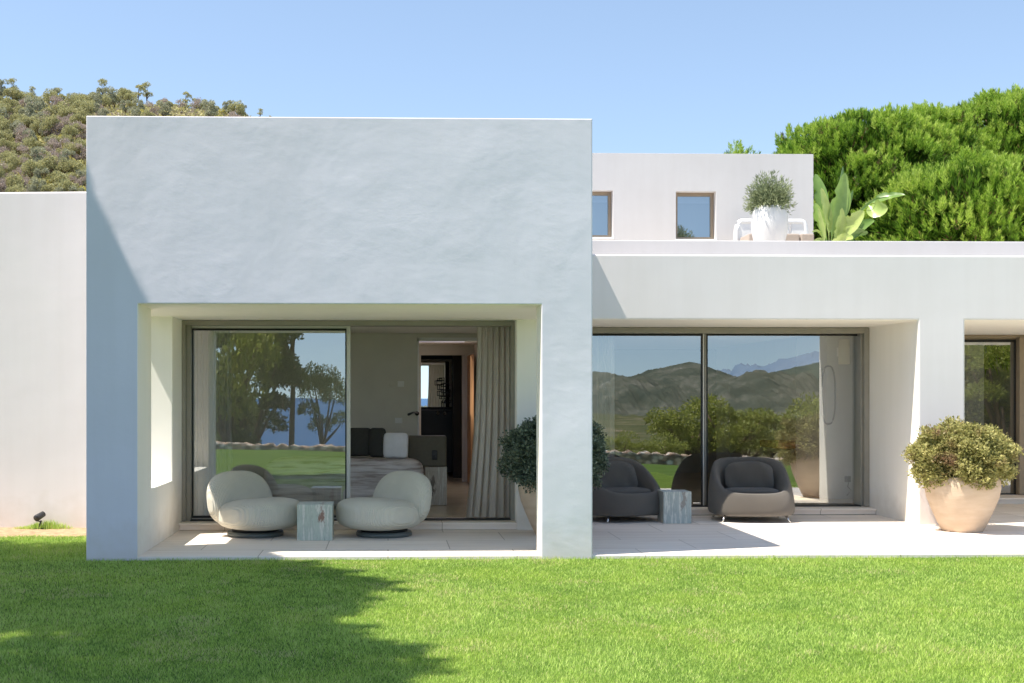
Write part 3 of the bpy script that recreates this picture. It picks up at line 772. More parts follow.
def armchair(label, loc, rz):
    t = empty('armchair', loc, rz, label, 'armchair', 'dark woven tub armchairs under the porch roof'); t.scale = (1.05, 1.05, 1.05)
    n = 48
    def ring(a, b, zf, e=0.72, sh=0.0):
        out = []
        for k in range(n):
            u = 2*PI*k/n
            c_, s_ = math.cos(u), math.sin(u)
            x = a*math.copysign(abs(c_)**e, c_); y = b*math.copysign(abs(s_)**e, s_)
            out.append((x, y + sh, zf(x, y)))
        return out
    def ht(x, y):
        k = (y/0.42+1)/2          # 0 front .. 1 back
        k = max(0.0, min(1.0, k)); s = k*k*(3-2*k)
        return 0.325 + 0.385*s**0.9
    rings = [ring(0.40, 0.36, lambda x, y: 0.065), ring(0.465, 0.415, lambda x, y: 0.075), ring(0.478, 0.425, lambda x, y: 0.14),
             ring(0.462, 0.418, lambda x, y: 0.075+0.62*(ht(x, y)-0.075)), ring(0.430, 0.40, lambda x, y: ht(x, y)-0.03),
             ring(0.405, 0.378, lambda x, y: ht(x, y)), ring(0.365, 0.345, lambda x, y: ht(x, y)-0.012), ring(0.335, 0.315, lambda x, y: max(0.27, ht(x, y)-0.10)),
             ring(0.31, 0.285, lambda x, y: 0.27), ring(0.28, 0.26, lambda x, y: 0.255), ring(0.1, 0.1, lambda x, y: 0.255)]
    vs = [p for r in rings for p in r]; fs = []
    for i in range(len(rings)-1):
        for k in range(n):
            k2 = (k+1) % n; fs.append((i*n+k, i*n+k2, (i+1)*n+k2, (i+1)*n+k))
    fs.append(tuple((len(rings)-1)*n+k for k in range(n))); fs.append(tuple(range(n))[::-1])
    MB().add(vs, fs, True).build('shell', M['woven'], t, subsurf=1)
    MB().superell(0.30, 0.285, 0.065, 0.45, 0.5, Matrix.Translation((0, -0.01, 0.305)), 48, 16).build('seat_cushion', M['wovencush'], t)
    def wr(p):
        return Vector((p.x, p.y + 0.012*math.sin(p.x*23+p.z*17), p.z + 0.012*math.cos(p.x*11)))
    Mx = Matrix.Translation((0, 0.12, 0.48)) @ Matrix.Rotation(math.radians(-16), 4, 'X')
    MB().superell(0.275, 0.075, 0.17, 0.45, 0.38, Mx, 56, 20, wr).build('back_cushion', M['wovencush'], t)
    for sx in (-1, 1):
        for sy in (-1, 1):
            MB().tube([(sx*0.335, sy*0.29, 0.075), (sx*0.375, sy*0.325, 0.0)], [0.014, 0.009], 10).build('leg', M['steel'], t)
    return t
a1 = gp(627, 520.5); a2 = gp(752.5, 521.0)
armchair('dark taupe woven tub armchair with lumbar cushion, partly hidden by the block corner', (a1.x-0.06, a1.y+.12, 0), math.radians(22))
armchair('dark taupe woven tub armchair with a rumpled cushion, beside the sunlit paving', (a2.x+.02, a2.y+.14, 0), math.radians(-6))

# ------------------------------------------------------------------ potted plants
POT = [(0.0, 0.0), (0.215, 0.0), (0.225, 0.012), (0.27, 0.10), (0.335, 0.25), (0.385, 0.38), (0.41, 0.50), (0.405, 0.58), (0.39, 0.625), (0.375, 0.64), (0.355, 0.638), (0.345, 0.62), (0.34, 0.56), (0.0, 0.56)]
def shrub_cloud(center, rad, n, per, Ls, W, mat, name, parent, flat=0.0, seed=1, lump=0.16, up=0.3, jit=0.02):
    global RNG
    RNG = np.random.default_rng(seed)
    d = rand_dirs(n)
    d = d[d[:, 2] > -0.75]; n = len(d)
    lum = 1 + lump*(np.sin(d[:, 0]*5+seed)*np.cos(d[:, 1]*6+1)+0.6*np.sin(d[:, 2]*9+d[:, 0]*7))
    rr = RNG.random(n)**0.27
    p = np.array(center) + d*np.array(rad)*(rr*lum)[:, None]
    axis = unit(d + np.array([0, 0, up]) + 0.35*RNG.normal(size=(n, 3)))
    pos = np.repeat(p, per, 0); ax = np.repeat(axis, per, 0)
    dd = unit(ax*0.75 + rand_dirs(n*per)*0.85)
    pos = pos + ax*(RNG.random((n*per, 1))*Ls*0.9) + RNG.normal(size=(n*per, 3))*jit
    base = np.repeat(np.clip(0.15 + 0.75*rr*RNG.random(n) + 0.15*RNG.random(n), 0, 1), per)
    rnd = np.clip(base + 0.18*RNG.normal(size=n*per), 0, 1)
    v, r = leaf_arrays(pos, dd, Ls*(0.7+0.6*RNG.random(n*per)), W*(0.7+0.6*RNG.random(n*per)), rnd)
    return leaf_obj(name, v, r, mat, parent)
def twigs(center, base, rad, n, mat, parent, seed):
    r = random.Random(seed); m = MB()
    for k in range(n):
        a = r.uniform(0, 2*PI); e = r.uniform(0.1, 1.3)
        tip = Vector((center[0]+rad[0]*math.cos(a)*math.cos(e)*.8, center[1]+rad[1]*math.sin(a)*math.cos(e)*.8, center[2]+rad[2]*math.sin(e)*.6))
        b = Vector(base) + Vector((r.uniform(-.15, .15), r.uniform(-.15, .15), 0))
        mid = (b+tip)/2 + Vector((0, 0, .05))
        m.tube([b, mid, tip], [.012, .008, .003], 5, False)
    m.build('stems', mat, parent)
def pot_plant(label, loc, rz, leafmat, seed, sz, up):
    t = empty('potted_shrub', loc, rz, label, 'potted plant'); t.scale = (.955, .955, .955)
    MB().lathe(POT, 64).build('pot', M['pot'], t)
    MB().lathe([(0.0, 0.585), (0.2, 0.59), (0.342, 0.575)], 32).build('soil', M['potsoil'], t)
    twigs((0, 0, 0.85), (0, 0, 0.58), sz, 46, M['bark'], t, seed)
    shrub_cloud((0, 0, up), sz, 5200, 10, 0.038, 0.021, leafmat, 'foliage', t, seed=seed)
    return t
g1 = gp(966.5, 531.8)
pot_plant('sandy terracotta pot of olive-green shrub standing in the sun beside the pillar', (g1.x, g1.y+.1, 0), 0, M['pitto'], 5, (0.55, 0.53, 0.36), 0.845)
pot_plant('terracotta pot of dark green shrub in the shade of the porch side opening', (XW(555, 13.27), 13.27, 0), 1.1, M['pitto_dark'], 9, (0.52, 0.50, 0.41), 0.88)

# roof terrace pot and bench, paddle-leaf plant
YPT = 17.4
t = empty('potted_shrub', (XW(769.5, YPT), YPT, PTOP+.06), 0, 'white egg-shaped pot of feathery grey-green shrub on the roof terrace', 'potted plant')
ph = ZW(770, 207, YPT) - (PTOP+.06); pr = (XW(788, YPT)-XW(752, YPT))/2
MB().lathe([(0, 0), (pr*.42, 0), (pr*.52, ph*.15), (pr*.70, ph*.36), (pr*.84, ph*.51), (pr*.95, ph*.63), (pr, ph*.74), (pr*.985, ph*.84), (pr*.90, ph*.95), (pr*.83, ph), (pr*.76, ph*.985), (pr*.72, ph*.9), (0, ph*.9)], 56).build('pot', M['whitepot'], t)
def feather(parent, c, rad, n, mat):
    global RNG
    RNG = np.random.default_rng(21)
    d = rand_dirs(n*2); d = d[d[:, 2] > -0.15][:n]; n = len(d)
    tip = np.array(c) + d*np.array(rad)*(0.55+0.5*RNG.random((n, 1)))
    st = np.array(c) + np.array([0, 0, -0.06]) + RNG.normal(size=(n, 3))*0.05
    V = []; R = []
    seg = 7
    for s in range(seg):
        f = (s+0.6)/seg
        pos = st + (tip-st)*f + RNG.normal(size=(n, 3))*0.012
        for q in range(3):
            dd = unit(unit(tip-st)*1.0 + rand_dirs(n)*0.7)
            v, r = leaf_arrays(pos, dd, 0.075, 0.010, np.clip(0.15+0.8*f*RNG.random(n)+0.1, 0, 1)); V.append(v); R.append(r)
    return leaf_obj('foliage', np.concatenate(V), np.concatenate(R), mat, parent)
pxm = F/YPT
feather(t, (0, 0, ph+0.02), (25/pxm, 25/pxm, 34/pxm), 520, M['lavender'])

YB = 19.3
bx0, bx1 = XW(739.5, YB), XW(811.5, YB); bz1 = ZW(775, 219.5, YB); zb = PTOP+.06
bench = empty('garden_bench', ((bx0+bx1)/2, YB, zb), 0, 'white two-seat garden bench with rounded arms behind the white roof pot', 'bench')
hw = (bx1-bx0)/2; hh = bz1-zb
rcp = [(-hw*.98, .22, 0), (-hw*.98, .22, hh*.74)] + [(-hw*.98+.07*(1-math.cos(a)), .22, hh*.80+hh*.20*math.sin(a)) for a in (0.0, .4, .8, 1.2, 1.57)] + [(hw*.98-.07*(1-math.cos(a)), .22, hh*.80+hh*.20*math.sin(a)) for a in (1.57, 1.2, .8, .4, 0.0)] + [(hw*.98, .22, hh*.74), (hw*.98, .22, 0)]
MB().tube(rcp, .042, 10).build('back_frame', M['white_paint'], bench)
for sx in (-1, 1):
    MB().tube([(sx*hw*.97, .2, hh*.55), (sx*hw*.97, -.22, hh*.55), (sx*hw*.97, -.28, hh*.5), (sx*hw*.97, -.28, 0)], .034, 8).build('arm', M['white_paint'], bench)
m = MB().box(-hw*.94, hw*.50, .2, .25, hh*.25, hh*.98).box(hw*.56, hw*.94, .2, .25, hh*.25, hh*.98)
m.build('backrest', M['white_paint'], bench, bevel=.012)
MB().box(-hw*.93, hw*.93, -.30, .19, hh*.20, hh*.28).build('seat', M['white_paint'], bench, bevel=.01)
zc = (ZW(775, 236, YB)-zb)
MB().box(-hw*.9, hw*.5, -.30, .18, hh*.285, zc).box(hw*.53, hw*.9, -.30, .18, hh*.285, zc).build('cushion', M['bench_cushion'], bench, bevel=.02)

def paddle_plant():
    Yp = 17.9
    base = P(831, 252, Yp)
    t = empty('bird_of_paradise_plant', (base.x, base.y, PTOP+.06), 0, 'large paddle-leaved bird of paradise plant at the corner of the upper storey', 'plant')
    org = Vector((base.x, base.y, PTOP+.06))
    # (stalk/leaf points in the image, width px, depth swing, tone, roll)
    leaves = [([(831, 246), (833, 225), (839, 198), (845, 173)], 18, 0.0, .55, .25),
              ([(829, 246), (828, 225), (824, 205), (821, 188)], 12, -.15, .85, .5),
              ([(833, 246), (836, 205), (840, 180), (843, 166)], 11, .25, .12, .9),
              ([(827, 246), (824, 210), (820, 190), (815, 174)], 12, .25, .2, -.5),
              ([(836, 244), (842, 232), (853, 222), (864, 211)], 17, -.35, .9, -.4),
              ([(838, 244), (856, 216), (872, 201), (888, 197)], 3, -.2, .4, 0),
              ([(866, 204), (876, 201), (890, 197), (905, 195)], 12, -.25, .25, -.9),
              ([(866, 203), (872, 208), (880, 209), (888, 208)], 17, -.3, .75, .1),
              ([(829, 246), (836, 242), (846, 238), (853, 239)], 10, -.5, .95, .2),
              ([(827, 246), (822, 236), (817, 231), (812, 232)], 3, -.3, .8, .2),
              ([(827, 247), (822, 240), (817, 240), (811, 243)], 3, -.4, .8, .2),
              ([(833, 246), (843, 214), (846, 198), (848, 187)], 10, .15, .45, .4),
              ([(838, 248), (850, 238), (862, 226), (874, 220)], 12, .3, .15, -.6),
              ([(826, 248), (822, 226), (818, 214), (815, 203)], 10, .1, .5, -.3),
              ([(832, 248), (838, 222), (846, 205), (853, 190)], 11, .35, .1, .7),
              ([(836, 249), (848, 236), (858, 232), (868, 233)], 9, .1, .2, .4),
              ([(826, 249), (823, 238), (820, 224), (818, 208)], 9, -.3, .7, .6),
              ([(834, 249), (838, 236), (841, 222), (842, 208)], 9, -.25, .75, -.3)]
    for pts, wpx, dep, tone, roll in leaves:
        ctrl = [P(x, y, Yp + dep*(i/3.0)) - org for i, (x, y) in enumerate(pts)]
        W = wpx*Yp/F
        n = 18; vs = []; fs = []
        def cr(t_):
            k = t_*(len(ctrl)-1); i = min(int(k), len(ctrl)-2); u = k-i
            p0 = ctrl[max(i-1, 0)]; p1 = ctrl[i]; p2 = ctrl[i+1]; p3 = ctrl[min(i+2, len(ctrl)-1)]
            return 0.5*((2*p1) + (p2-p0)*u + (2*p0-5*p1+4*p2-p3)*u*u + (3*p1-p0-3*p2+p3)*u**3)
        for i in range(n+1):
            s = i/n; p = cr(s); d = (cr(min(s+.02, 1)) - cr(max(s-.02, 0))).normalized()
            side = d.cross(Vector((0, -1, 0))).normalized()
            side = (Matrix.Rotation(roll, 3, d) @ side)
            nrm = side.cross(d)
            q = max(0.0, (s-0.22)/0.78)
            w = W*0.5*(0.10 + (math.sin(PI*min(1, q**0.75)))**0.8 if q > 0 else 0.10)
            if s > .97: w *= .4
            tear = (0.62 if (i*7+len(leaves)+int(wpx)) % 6 == 0 else 1.0)*(1+.06*math.sin(i*2.1+wpx))
            vs += [p - side*w*tear + nrm*w*.35, p - side*w*.5 + nrm*w*.08, p, p + side*w*.5 + nrm*w*.08, p + side*w + nrm*w*.35]
        for i in range(n):
            for k in range(4):
                fs.append((i*5+k, i*5+k+1, (i+1)*5+k+1, (i+1)*5+k))
        o = MB().add(vs, fs, True).build('leaf', M['paddle'], t)
        at = o.data.attributes.new('rnd', 'FLOAT', 'POINT')
        at.data.foreach_set('value', [min(1, max(0, tone + .06*((j % 5) - 2))) for j in range(len(vs))])
paddle_plant()

# ------------------------------------------------------------------ curtains and bedroom
def curtain(name, label, x0t, x1t, x0b, x1b, y, z0, z1, folds, amp, mat, seed, group=None):
    r = random.Random(seed); nu, nv = folds*14, 26
    ph = [r.uniform(-1.5, 1.5) for _ in range(folds+2)]; am = [r.uniform(.35, 1.35) for _ in range(folds+2)]
    vs = []; fs = []
    for j in range(nv+1):
        t = j/nv
        for i in range(nu+1):
            s = i/nu; k = s*folds; a = int(k); fr_ = k-a
            A = am[a]*(1-fr_) + am[a+1]*fr_; PH = ph[a]*(1-fr_) + ph[a+1]*fr_
            flare = (1-t)**2.2
            X = (x0t + (x1t-x0t)*s)*(1-flare) + (x0b + (x1b-x0b)*s)*flare
            yy = y + amp*A*(math.sin(2*PI*k + PH*(1-t)*1.5)*(0.75+.5*flare)) + 0.35*amp*math.sin(4*PI*k+PH)
            X += 0.25*amp*A*math.cos(2*PI*k+PH)
            zz = z0 + (z1-z0)*t
            if j == 0: zz += .008*math.sin(k*5)
            vs.append((X, yy, zz))
    for j in range(nv):
        for i in range(nu):
            q = j*(nu+1)+i; fs.append((q, q+1, q+nu+2, q+nu+1))
    o = MB().add(vs, fs, True).build(name, mat)
    return tag(o, label, 'curtain', group)
YC = 14.33
fl = 0.078
curtain('curtain', 'oatmeal linen curtain drawn aside in the open bedroom doorway, flared at its hem', XW(476, YC), XW(509, YC), XW(464, YC), XW(510, YC), YC, fl+.004, NZ-.02, 6, .05, M['curtain'], 13)
curtain('curtain', 'pale sheer curtain behind the closed bedroom glass, at the porch wall side', XW(186, YC), XW(231, YC), XW(186, YC), XW(233, YC), YC, fl+.004, NZ-.02, 8, .045, M['sheer'], 5)
curtain('curtain', 'pale sheer curtain behind the living room glass, above the half hidden armchair', XW(575, 16.15), XW(614, 16.15), XW(575, 16.15), XW(614, 16.15), 16.15, fl+.004, PZ-.02, 7, .045, M['sheer'], 8)

Ybd = 15.6
bd = empty('bed', (XW(352, Ybd), Ybd, .076), 0, 'bed with a striped grey quilt seen through the open bedroom door', 'bed')
bx1_ = XW(424, Ybd) - bd.location.x; btop = ZW(380, 458.5, Ybd) - .076
mb = MB()
def qf(p):
    return Vector((p.x, p.y, p.z))
mb.superell((bx1_+1.1)/2, .62, btop/2, 0.32, 0.25, Matrix.Translation(((bx1_-1.1)/2, .35, btop/2+.004)), 64, 26)
mb.build('quilt', M['duvet'], bd)
MB().box(-1.05, bx1_-.05, -.22, .95, 0.0, .20).build('bed_base', M['leather'], bd, bevel=.02)
def pillow(label, px0, px1, py0, py1, Y, mat, tilt, rz=0):
    c = P((px0+px1)/2, (py0+py1)/2, Y); a = (XW(px1, Y)-XW(px0, Y))/2; h = (py1-py0)/F*Y/2
    def fn(p): 
        k = (abs(p.x)/a)*(abs(p.z)/h)
        return Vector((p.x*(1-.07*(1-(p.z/h)**2)), p.y*(1-.6*k), p.z*(1-.07*(1-(p.x/a)**2))))
    o = MB().superell(a*1.0, .10, h*1.0, 0.42, 0.45, None, 40, 24, fn).build('pillow', mat)
    o.location = c; o.rotation_euler = (math.radians(tilt), 0, rz)
    tag(o, label, 'pillow', 'pillows on the bed')
pillow('charcoal pillow on the bed beside the sliding door stile', 346, 373, 427, 457, 15.75, M['charcoal_linen'], -8, .15)
pillow('charcoal pillow standing on the bed against the white pillow', 369, 386, 427, 458, 15.70, M['charcoal_linen'], -8, -.25)
pillow('white linen pillow on the bed next to the olive leather headboard', 382.5, 409, 432, 459, 15.64, M['white_linen'], -10, -.1)
Yh = 16.0
hb = empty('bedside_unit', (XW(427, Yh), Yh, .076), 0, 'olive leather headboard block on a veined stone plinth beside the bed', 'bedside unit')
hx = hb.location.x
MB().box(XW(408.5, Yh)-hx, XW(446.5, Yh)-hx, 0, .35, ZW(427, 466.5, Yh)-.076, ZW(427, 436, Yh)-.076).build('leather_block', M['leather'], hb, bevel=.015)
MB().box(XW(425, Yh)-hx, XW(447, Yh)-hx, .01, .34, 0, ZW(427, 467, Yh)-.076).build('plinth', M['marble_c'], hb, bevel=.006)
o = MB().box(-.035, .035, -.02, 0, -.06, .06).box(-.02, .02, -.045, -.02, -.05, .0).build('power_socket', M['blackmetal'], None, bevel=.006)
o.location = P(434.5, 455, Yh-.002); tag(o, 'black socket with a plug on the olive leather headboard', 'socket')
# reading lamp arm
o = MB().tube([P(417, 413.5, 16.68), P(417, 412.5, 16.6), P(413, 412.6, 16.45), P(408.5, 414.5, 16.35)], [.010, .010, .012, .018], 8)
o.tube([P(417, 413.5, 16.69), P(417, 413.5, 16.66)], .03, 10)
o.build('reading_lamp', M['blackmetal']); tag(bpy.data.objects['reading_lamp'], 'thin black reading lamp arm on the bedroom wall by the doorway', 'wall lamp')
for px, py, w, lab in ((391.5, 384.5, .07, 'round thermostat dial on the grey bedroom wall, beside the white switch'), (400.8, 384, .08, 'white square light switch high on the grey bedroom wall'), (398.6, 420.5, .09, 'white double socket plate low on the grey bedroom wall above the pillows')):
    m = MB()
    if w == .07: m.tube([P(px, py, 16.699), P(px, py, 16.675)], .035, 20)
    else:
        c = P(px, py, 16.685); m.box(c.x-w*.55, c.x+w*.55, 16.675, 16.698, c.z-.037, c.z+.037).box(c.x-w*.2, c.x+w*.2, 16.668, 16.6745, c.z-.022, c.z+.022)
    nm = 'thermostat' if w == .07 else ('light_switch' if w == .08 else 'wall_socket')
    tag(m.build(nm, M['room'] if w == .07 else M['white_paint'], None, bevel=.003), lab, 'switch' if w != .09 else 'socket')
# bathroom
Ym = 22.85
mx0, mx1, mz0, mz1 = XW(421.5, Ym), XW(452, Ym), ZW(436, 407, Ym), ZW(436, 361.5, Ym)
mir = MB().box(mx0-.0, mx1, Ym, Ym+.04, mz1, mz1+.045).box(mx1-.05, mx1, Ym, Ym+.04, mz0, mz1-.001).box(mx0-.3, mx0-.2, Ym, Ym+.04, mz0, mz1).build('bathroom_mirror', M['lightframe'])
sheet('glass', M['mirror'], mir, mx0-.2, mx1-.05, Ym+.02, mz0, mz1)
tag(mir, 'large framed mirror in the dark bathroom beyond the doorway', 'mirror')
va = empty('vanity', (XW(440, 22.3), 22.3, .076), 0, 'dark vanity cabinet below the bathroom mirror with two round taps', 'vanity')
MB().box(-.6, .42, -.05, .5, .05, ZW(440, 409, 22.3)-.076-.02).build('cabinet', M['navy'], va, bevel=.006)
for px in (438, 444.8):
    c = P(px, 413, 22.2) - Vector(va.location)
    MB().tube([(c.x, -.055, c.z), (c.x, -.10, c.z)], [.035, .03], 16).build('tap', M['steel'], va)
# abstract black wall sculpture seen by the mirror
o = MB()
rr = random.Random(4)
for k in range(9):
    c = P(445+rr.uniform(-5, 3), 380+k*2.6+rr.uniform(-1, 1), 22.4); a, b_ = rr.uniform(.03, .075), rr.uniform(.025, .05)
    w = .012
    o.box(c.x-a, c.x+a, 22.4, 22.43, c.z+b_-w, c.z+b_).box(c.x-a, c.x+a, 22.4, 22.43, c.z-b_, c.z-b_+w).box(c.x-a, c.x-a+w, 22.402, 22.428, c.z-b_+w, c.z+b_-w).box(c.x+a-w, c.x+a, 22.402, 22.428, c.z-b_+w, c.z+b_-w)
c = P(444, 404, 22.4); o.box(c.x-.01, c.x+.01, 22.405, 22.425, ZW(440, 409, 22.3)-.02, c.z+.05)
tag(o.build('metal_sculpture', M['blackmetal']), 'black openwork metal sculpture standing on the vanity before the mirror', 'sculpture')

# living room things
Yt = 18.9
tb = empty('dining_table', (XW(815, Yt), Yt, .071), 0, 'rough wooden dining table on a tapering clay pedestal inside the living room', 'table')
zt_ = ZW(795, 441, Yt)-.071
MB().box(XW(768, Yt)-tb.location.x, 1.1, -.45, .45, zt_-.10, zt_).build('table_top', M['tablewood'], tb, bevel=.02)
MB().lathe([(0.0, 0.0), (.13, 0.0), (.16, .05), (.24, .28), (.285, .45), (.30, .56), (.27, zt_-.102), (0, zt_-.102)], 40).build('pedestal', M['clay'], tb)
c = P(843, 352, 16.89)
wl = empty('wall_lamp', (c.x, 16.88, c.z), 0, 'cream half-cylinder wall lamp high on the pale partition behind the glass', 'wall lamp')
MB().tube([(0, -.03, -.17), (0, -.03, .17)], .075, 24).build('shade', M['seatlamp'], wl)
MB().box(-.09, .09, -.012, .0, -.06, .06).build('back_plate', M['white_paint'], wl)
# oval mirror leaning out from the partition edge
m = MB(); pts = []
for k in range(33):
    a = 2*PI*k/32; pts.append(P(828.5+6.8*math.copysign(abs(math.cos(a))**.7, math.cos(a)), 395+29*math.copysign(abs(math.sin(a))**.8, math.sin(a)), 16.80))
m.tube(pts, .012, 8, False)
ring_ = m.build('hanging_mirror', M['blackmetal'])
tag(ring_, 'slim oval black-rimmed ring hanging at the edge of the pale partition', 'wall ring')
c = P(847.5, 479, 16.89)
so = MB().box(c.x-.04, c.x+.04, 16.872, 16.898, c.z-.04, c.z+.04).box(c.x-.035, c.x+.01, 16.84, 16.8715, c.z-.03, c.z+.035).build('wall_socket', M['blackmetal'], None, bevel=.005)
tag(so, 'dark socket low on the pale partition with a dangling cable', 'socket')
MB().tube([(c.x, 16.84, c.z-.03), (c.x-.02, 16.83, c.z-.10), (c.x+.03, 16.83, c.z-.15), (c.x-.03, 16.83, c.z-.22)], .006, 6).build('cable', M['blackmetal'], so)

# ------------------------------------------------------------------ small garden fixtures
gs = gp(38.5, 529.0)
sp = empty('garden_spotlight', (gs.x, gs.y, ZL+.03), 0, 'small black garden spotlight on a spike in the bed by the wing wall', 'spotlight')
MB().tube([(0.01, 0, 0), (0.015, 0, .05), (0.03, 0, .10)], .010, 8).box(-.055, .06, -.02, .02, 0, .012).build('spike', M['blackmetal'], sp)
MB().tube([(0.028, -.02, .09), (-.02, -.02, .10), (-.03, 0, .13)], .008, 8).build('bracket', M['blackmetal'], sp)
MB().tube([(-.012, -.05, .128), (-.008, -.04, .132), (.048, .03, .172), (.052, .035, .175)], [.036, .038, .033, .026], 18).build('lamp_head', M['blackmetal'], sp)
c = P(84.6, 259, YF+.25)
wf = MB().tube([(BXL+.02, YF+.25, c.z+.01), (BXL-.018, YF+.25, c.z+.01)], .02, 12).tube([(BXL-.015, YF+.25, c.z+.025), (BXL-.018, YF+.24, c.z-.035)], [.014, .018], 12)
tag(wf.build('wall_spout', M['steel']), 'tiny grey metal fitting on the side edge of the front block, beside the wing wall', 'wall fitting')

# ------------------------------------------------------------------ lawn
def blades(x, y, z, hgt, wid, lean):
    n = len(x)
    a = RNG.random(n)*2*PI
    b = RNG.random(n)*2*PI
    w = wid*0.5
    sx_, sy_ = np.cos(a)*w, np.sin(a)*w
    lx, ly = np.cos(b)*lean, np.sin(b)*lean
    V = np.empty((n, 5, 3), np.float32)
    V[:, 0] = np.stack([x-sx_, y-sy_, z], -1); V[:, 1] = np.stack([x+sx_, y+sy_, z], -1)
    mx_, my_, mz_ = x+lx*.35, y+ly*.35, z+hgt*.6
    V[:, 2] = np.stack([mx_+sx_*.8, my_+sy_*.8, mz_], -1); V[:, 3] = np.stack([mx_-sx_*.8, my_-sy_*.8, mz_], -1)
    V[:, 4] = np.stack([x+lx, y+ly, z+hgt], -1)
    return V
def blade_obj(name, V, rnd, mat):
    n = len(V)
    i = np.arange(n)[:, None]*5
    q = np.concatenate([i+np.array([0, 1, 2, 3]), i+np.array([3, 2, 4])], 1).ravel()
    ls = (np.arange(n)[:, None]*7 + np.array([0, 4])).ravel()
    return np_mesh(name, V.reshape(-1, 3), q, ls, mat, None, {'rnd': np.repeat(rnd, 5)}, True)
RNG = np.random.default_rng(77)
def lawn_points():
    X = []; Y = []; W = []
    for y0, y1, dens in ((5.6, 6.8, 11500), (6.8, 8.2, 9500), (8.2, 9.8, 7500), (9.8, 11.5, 5800)):
        xa = XW(-60, y1) - .7; xb = XW(1084, y1) + .7
        n_ = int((xb-xa)*(y1-y0)*dens)
        X.append(RNG.uniform(xa, xb, n_)); Y.append(RNG.uniform(y0, y1, n_)); W.append(np.full(n_, 0.0028*math.sqrt(9500/dens)))
    xa, xb = -5.8, BXL-.01
    n_ = int((xb-xa)*(13.5-11.5)*5000)
    X.append(RNG.uniform(xa, xb, n_)); Y.append(RNG.uniform(11.5, 13.5, n_)**1.0); W.append(np.full(n_, .005))
    return np.concatenate(X), np.concatenate(Y), np.concatenate(W)
lx, ly, lw = lawn_points()
keep = ~((ly > YF-.006) & (lx > BXL-.01))
edge = 13.42 + .06*np.sin(lx*3.1) + .04*np.sin(lx*7.7)
keep &= (ly < edge - .12*RNG.random(len(lx))**2 + .03)
lx, ly, lw = lx[keep], ly[keep], lw[keep]
def vnoise(x, y, cell, seed):
    g = np.random.default_rng(seed).random((400, 400))
    u = x/cell + 150.37; v = y/cell + 120.71
    i0 = np.floor(u).astype(int); j0 = np.floor(v).astype(int); fu = smooth01(u-i0); fv = smooth01(v-j0)
    i0 %= 399; j0 %= 399
    return (g[i0, j0]*(1-fu)+g[i0+1, j0]*fu)*(1-fv) + (g[i0, j0+1]*(1-fu)+g[i0+1, j0+1]*fu)*fv
pat = .5*vnoise(lx, ly, .75, 1) + .3*vnoise(lx, ly, .28, 2) + .2*vnoise(lx, ly, 1.9, 3)
clump = .6*vnoise(lx, ly, .09, 4) + .4*vnoise(lx, ly, .19, 5)
dry = smooth01((vnoise(lx, ly, .55, 6)*.6 + vnoise(lx, ly, .16, 7)*.4 - .66)/.14)
for cx_, cy_, cr_ in ((.98, 9.0, .38), (.55, 9.6, .28), (2.1, 8.6, .30), (1.2, 8.1, .22)):
    dry = np.maximum(dry, .9*np.exp(-((lx-cx_)**2+((ly-cy_)*1.3)**2)/cr_**2)*(.3+.9*clump))
hgt = (.015 + .012*RNG.random(len(lx)))*(0.62+.5*pat+.5*clump)
# a slightly longer fringe against masonry and paving
hgt = np.where(ly > YF-.05, hgt*1.35, hgt)
V = blades(lx, ly, np.full(len(lx), ZL-.004), hgt, lw*(.8+.5*RNG.random(len(lx))), .008+.016*RNG.random(len(lx)))
rnd = np.clip(.45 + .24*RNG.normal(size=len(lx)) + .55*(pat-.5) + .45*(clump-.5), 0, .93)
rnd[RNG.random(len(lx)) < .025 + .28*dry] = 1.0
tag(blade_obj('grass', V, rnd, M['grass']), 'short mown green lawn', 'grass', kind='stuff')
# taller tuft round the spotlight
n_ = 900
tx = gs.x + RNG.normal(size=n_)*.16 + .04; ty = gs.y + .06 + RNG.normal(size=n_)*.05
kk = np.abs(tx-gs.x-.04) < .33
tx, ty = tx[kk], np.minimum(ty[kk], 14.03)
V = blades(tx, ty, np.full(len(tx), ZL+.02), .04+.09*RNG.random(len(tx))*np.exp(-((tx-gs.x-.1)/.2)**2), np.full(len(tx), .006), .03*np.ones(len(tx)))
tag(blade_obj('grass_tuft', V, np.clip(.6+.2*RNG.normal(size=len(tx)), 0, 1), M['grass']), 'taller bright green grass tuft around the garden spotlight', 'grass tuft')

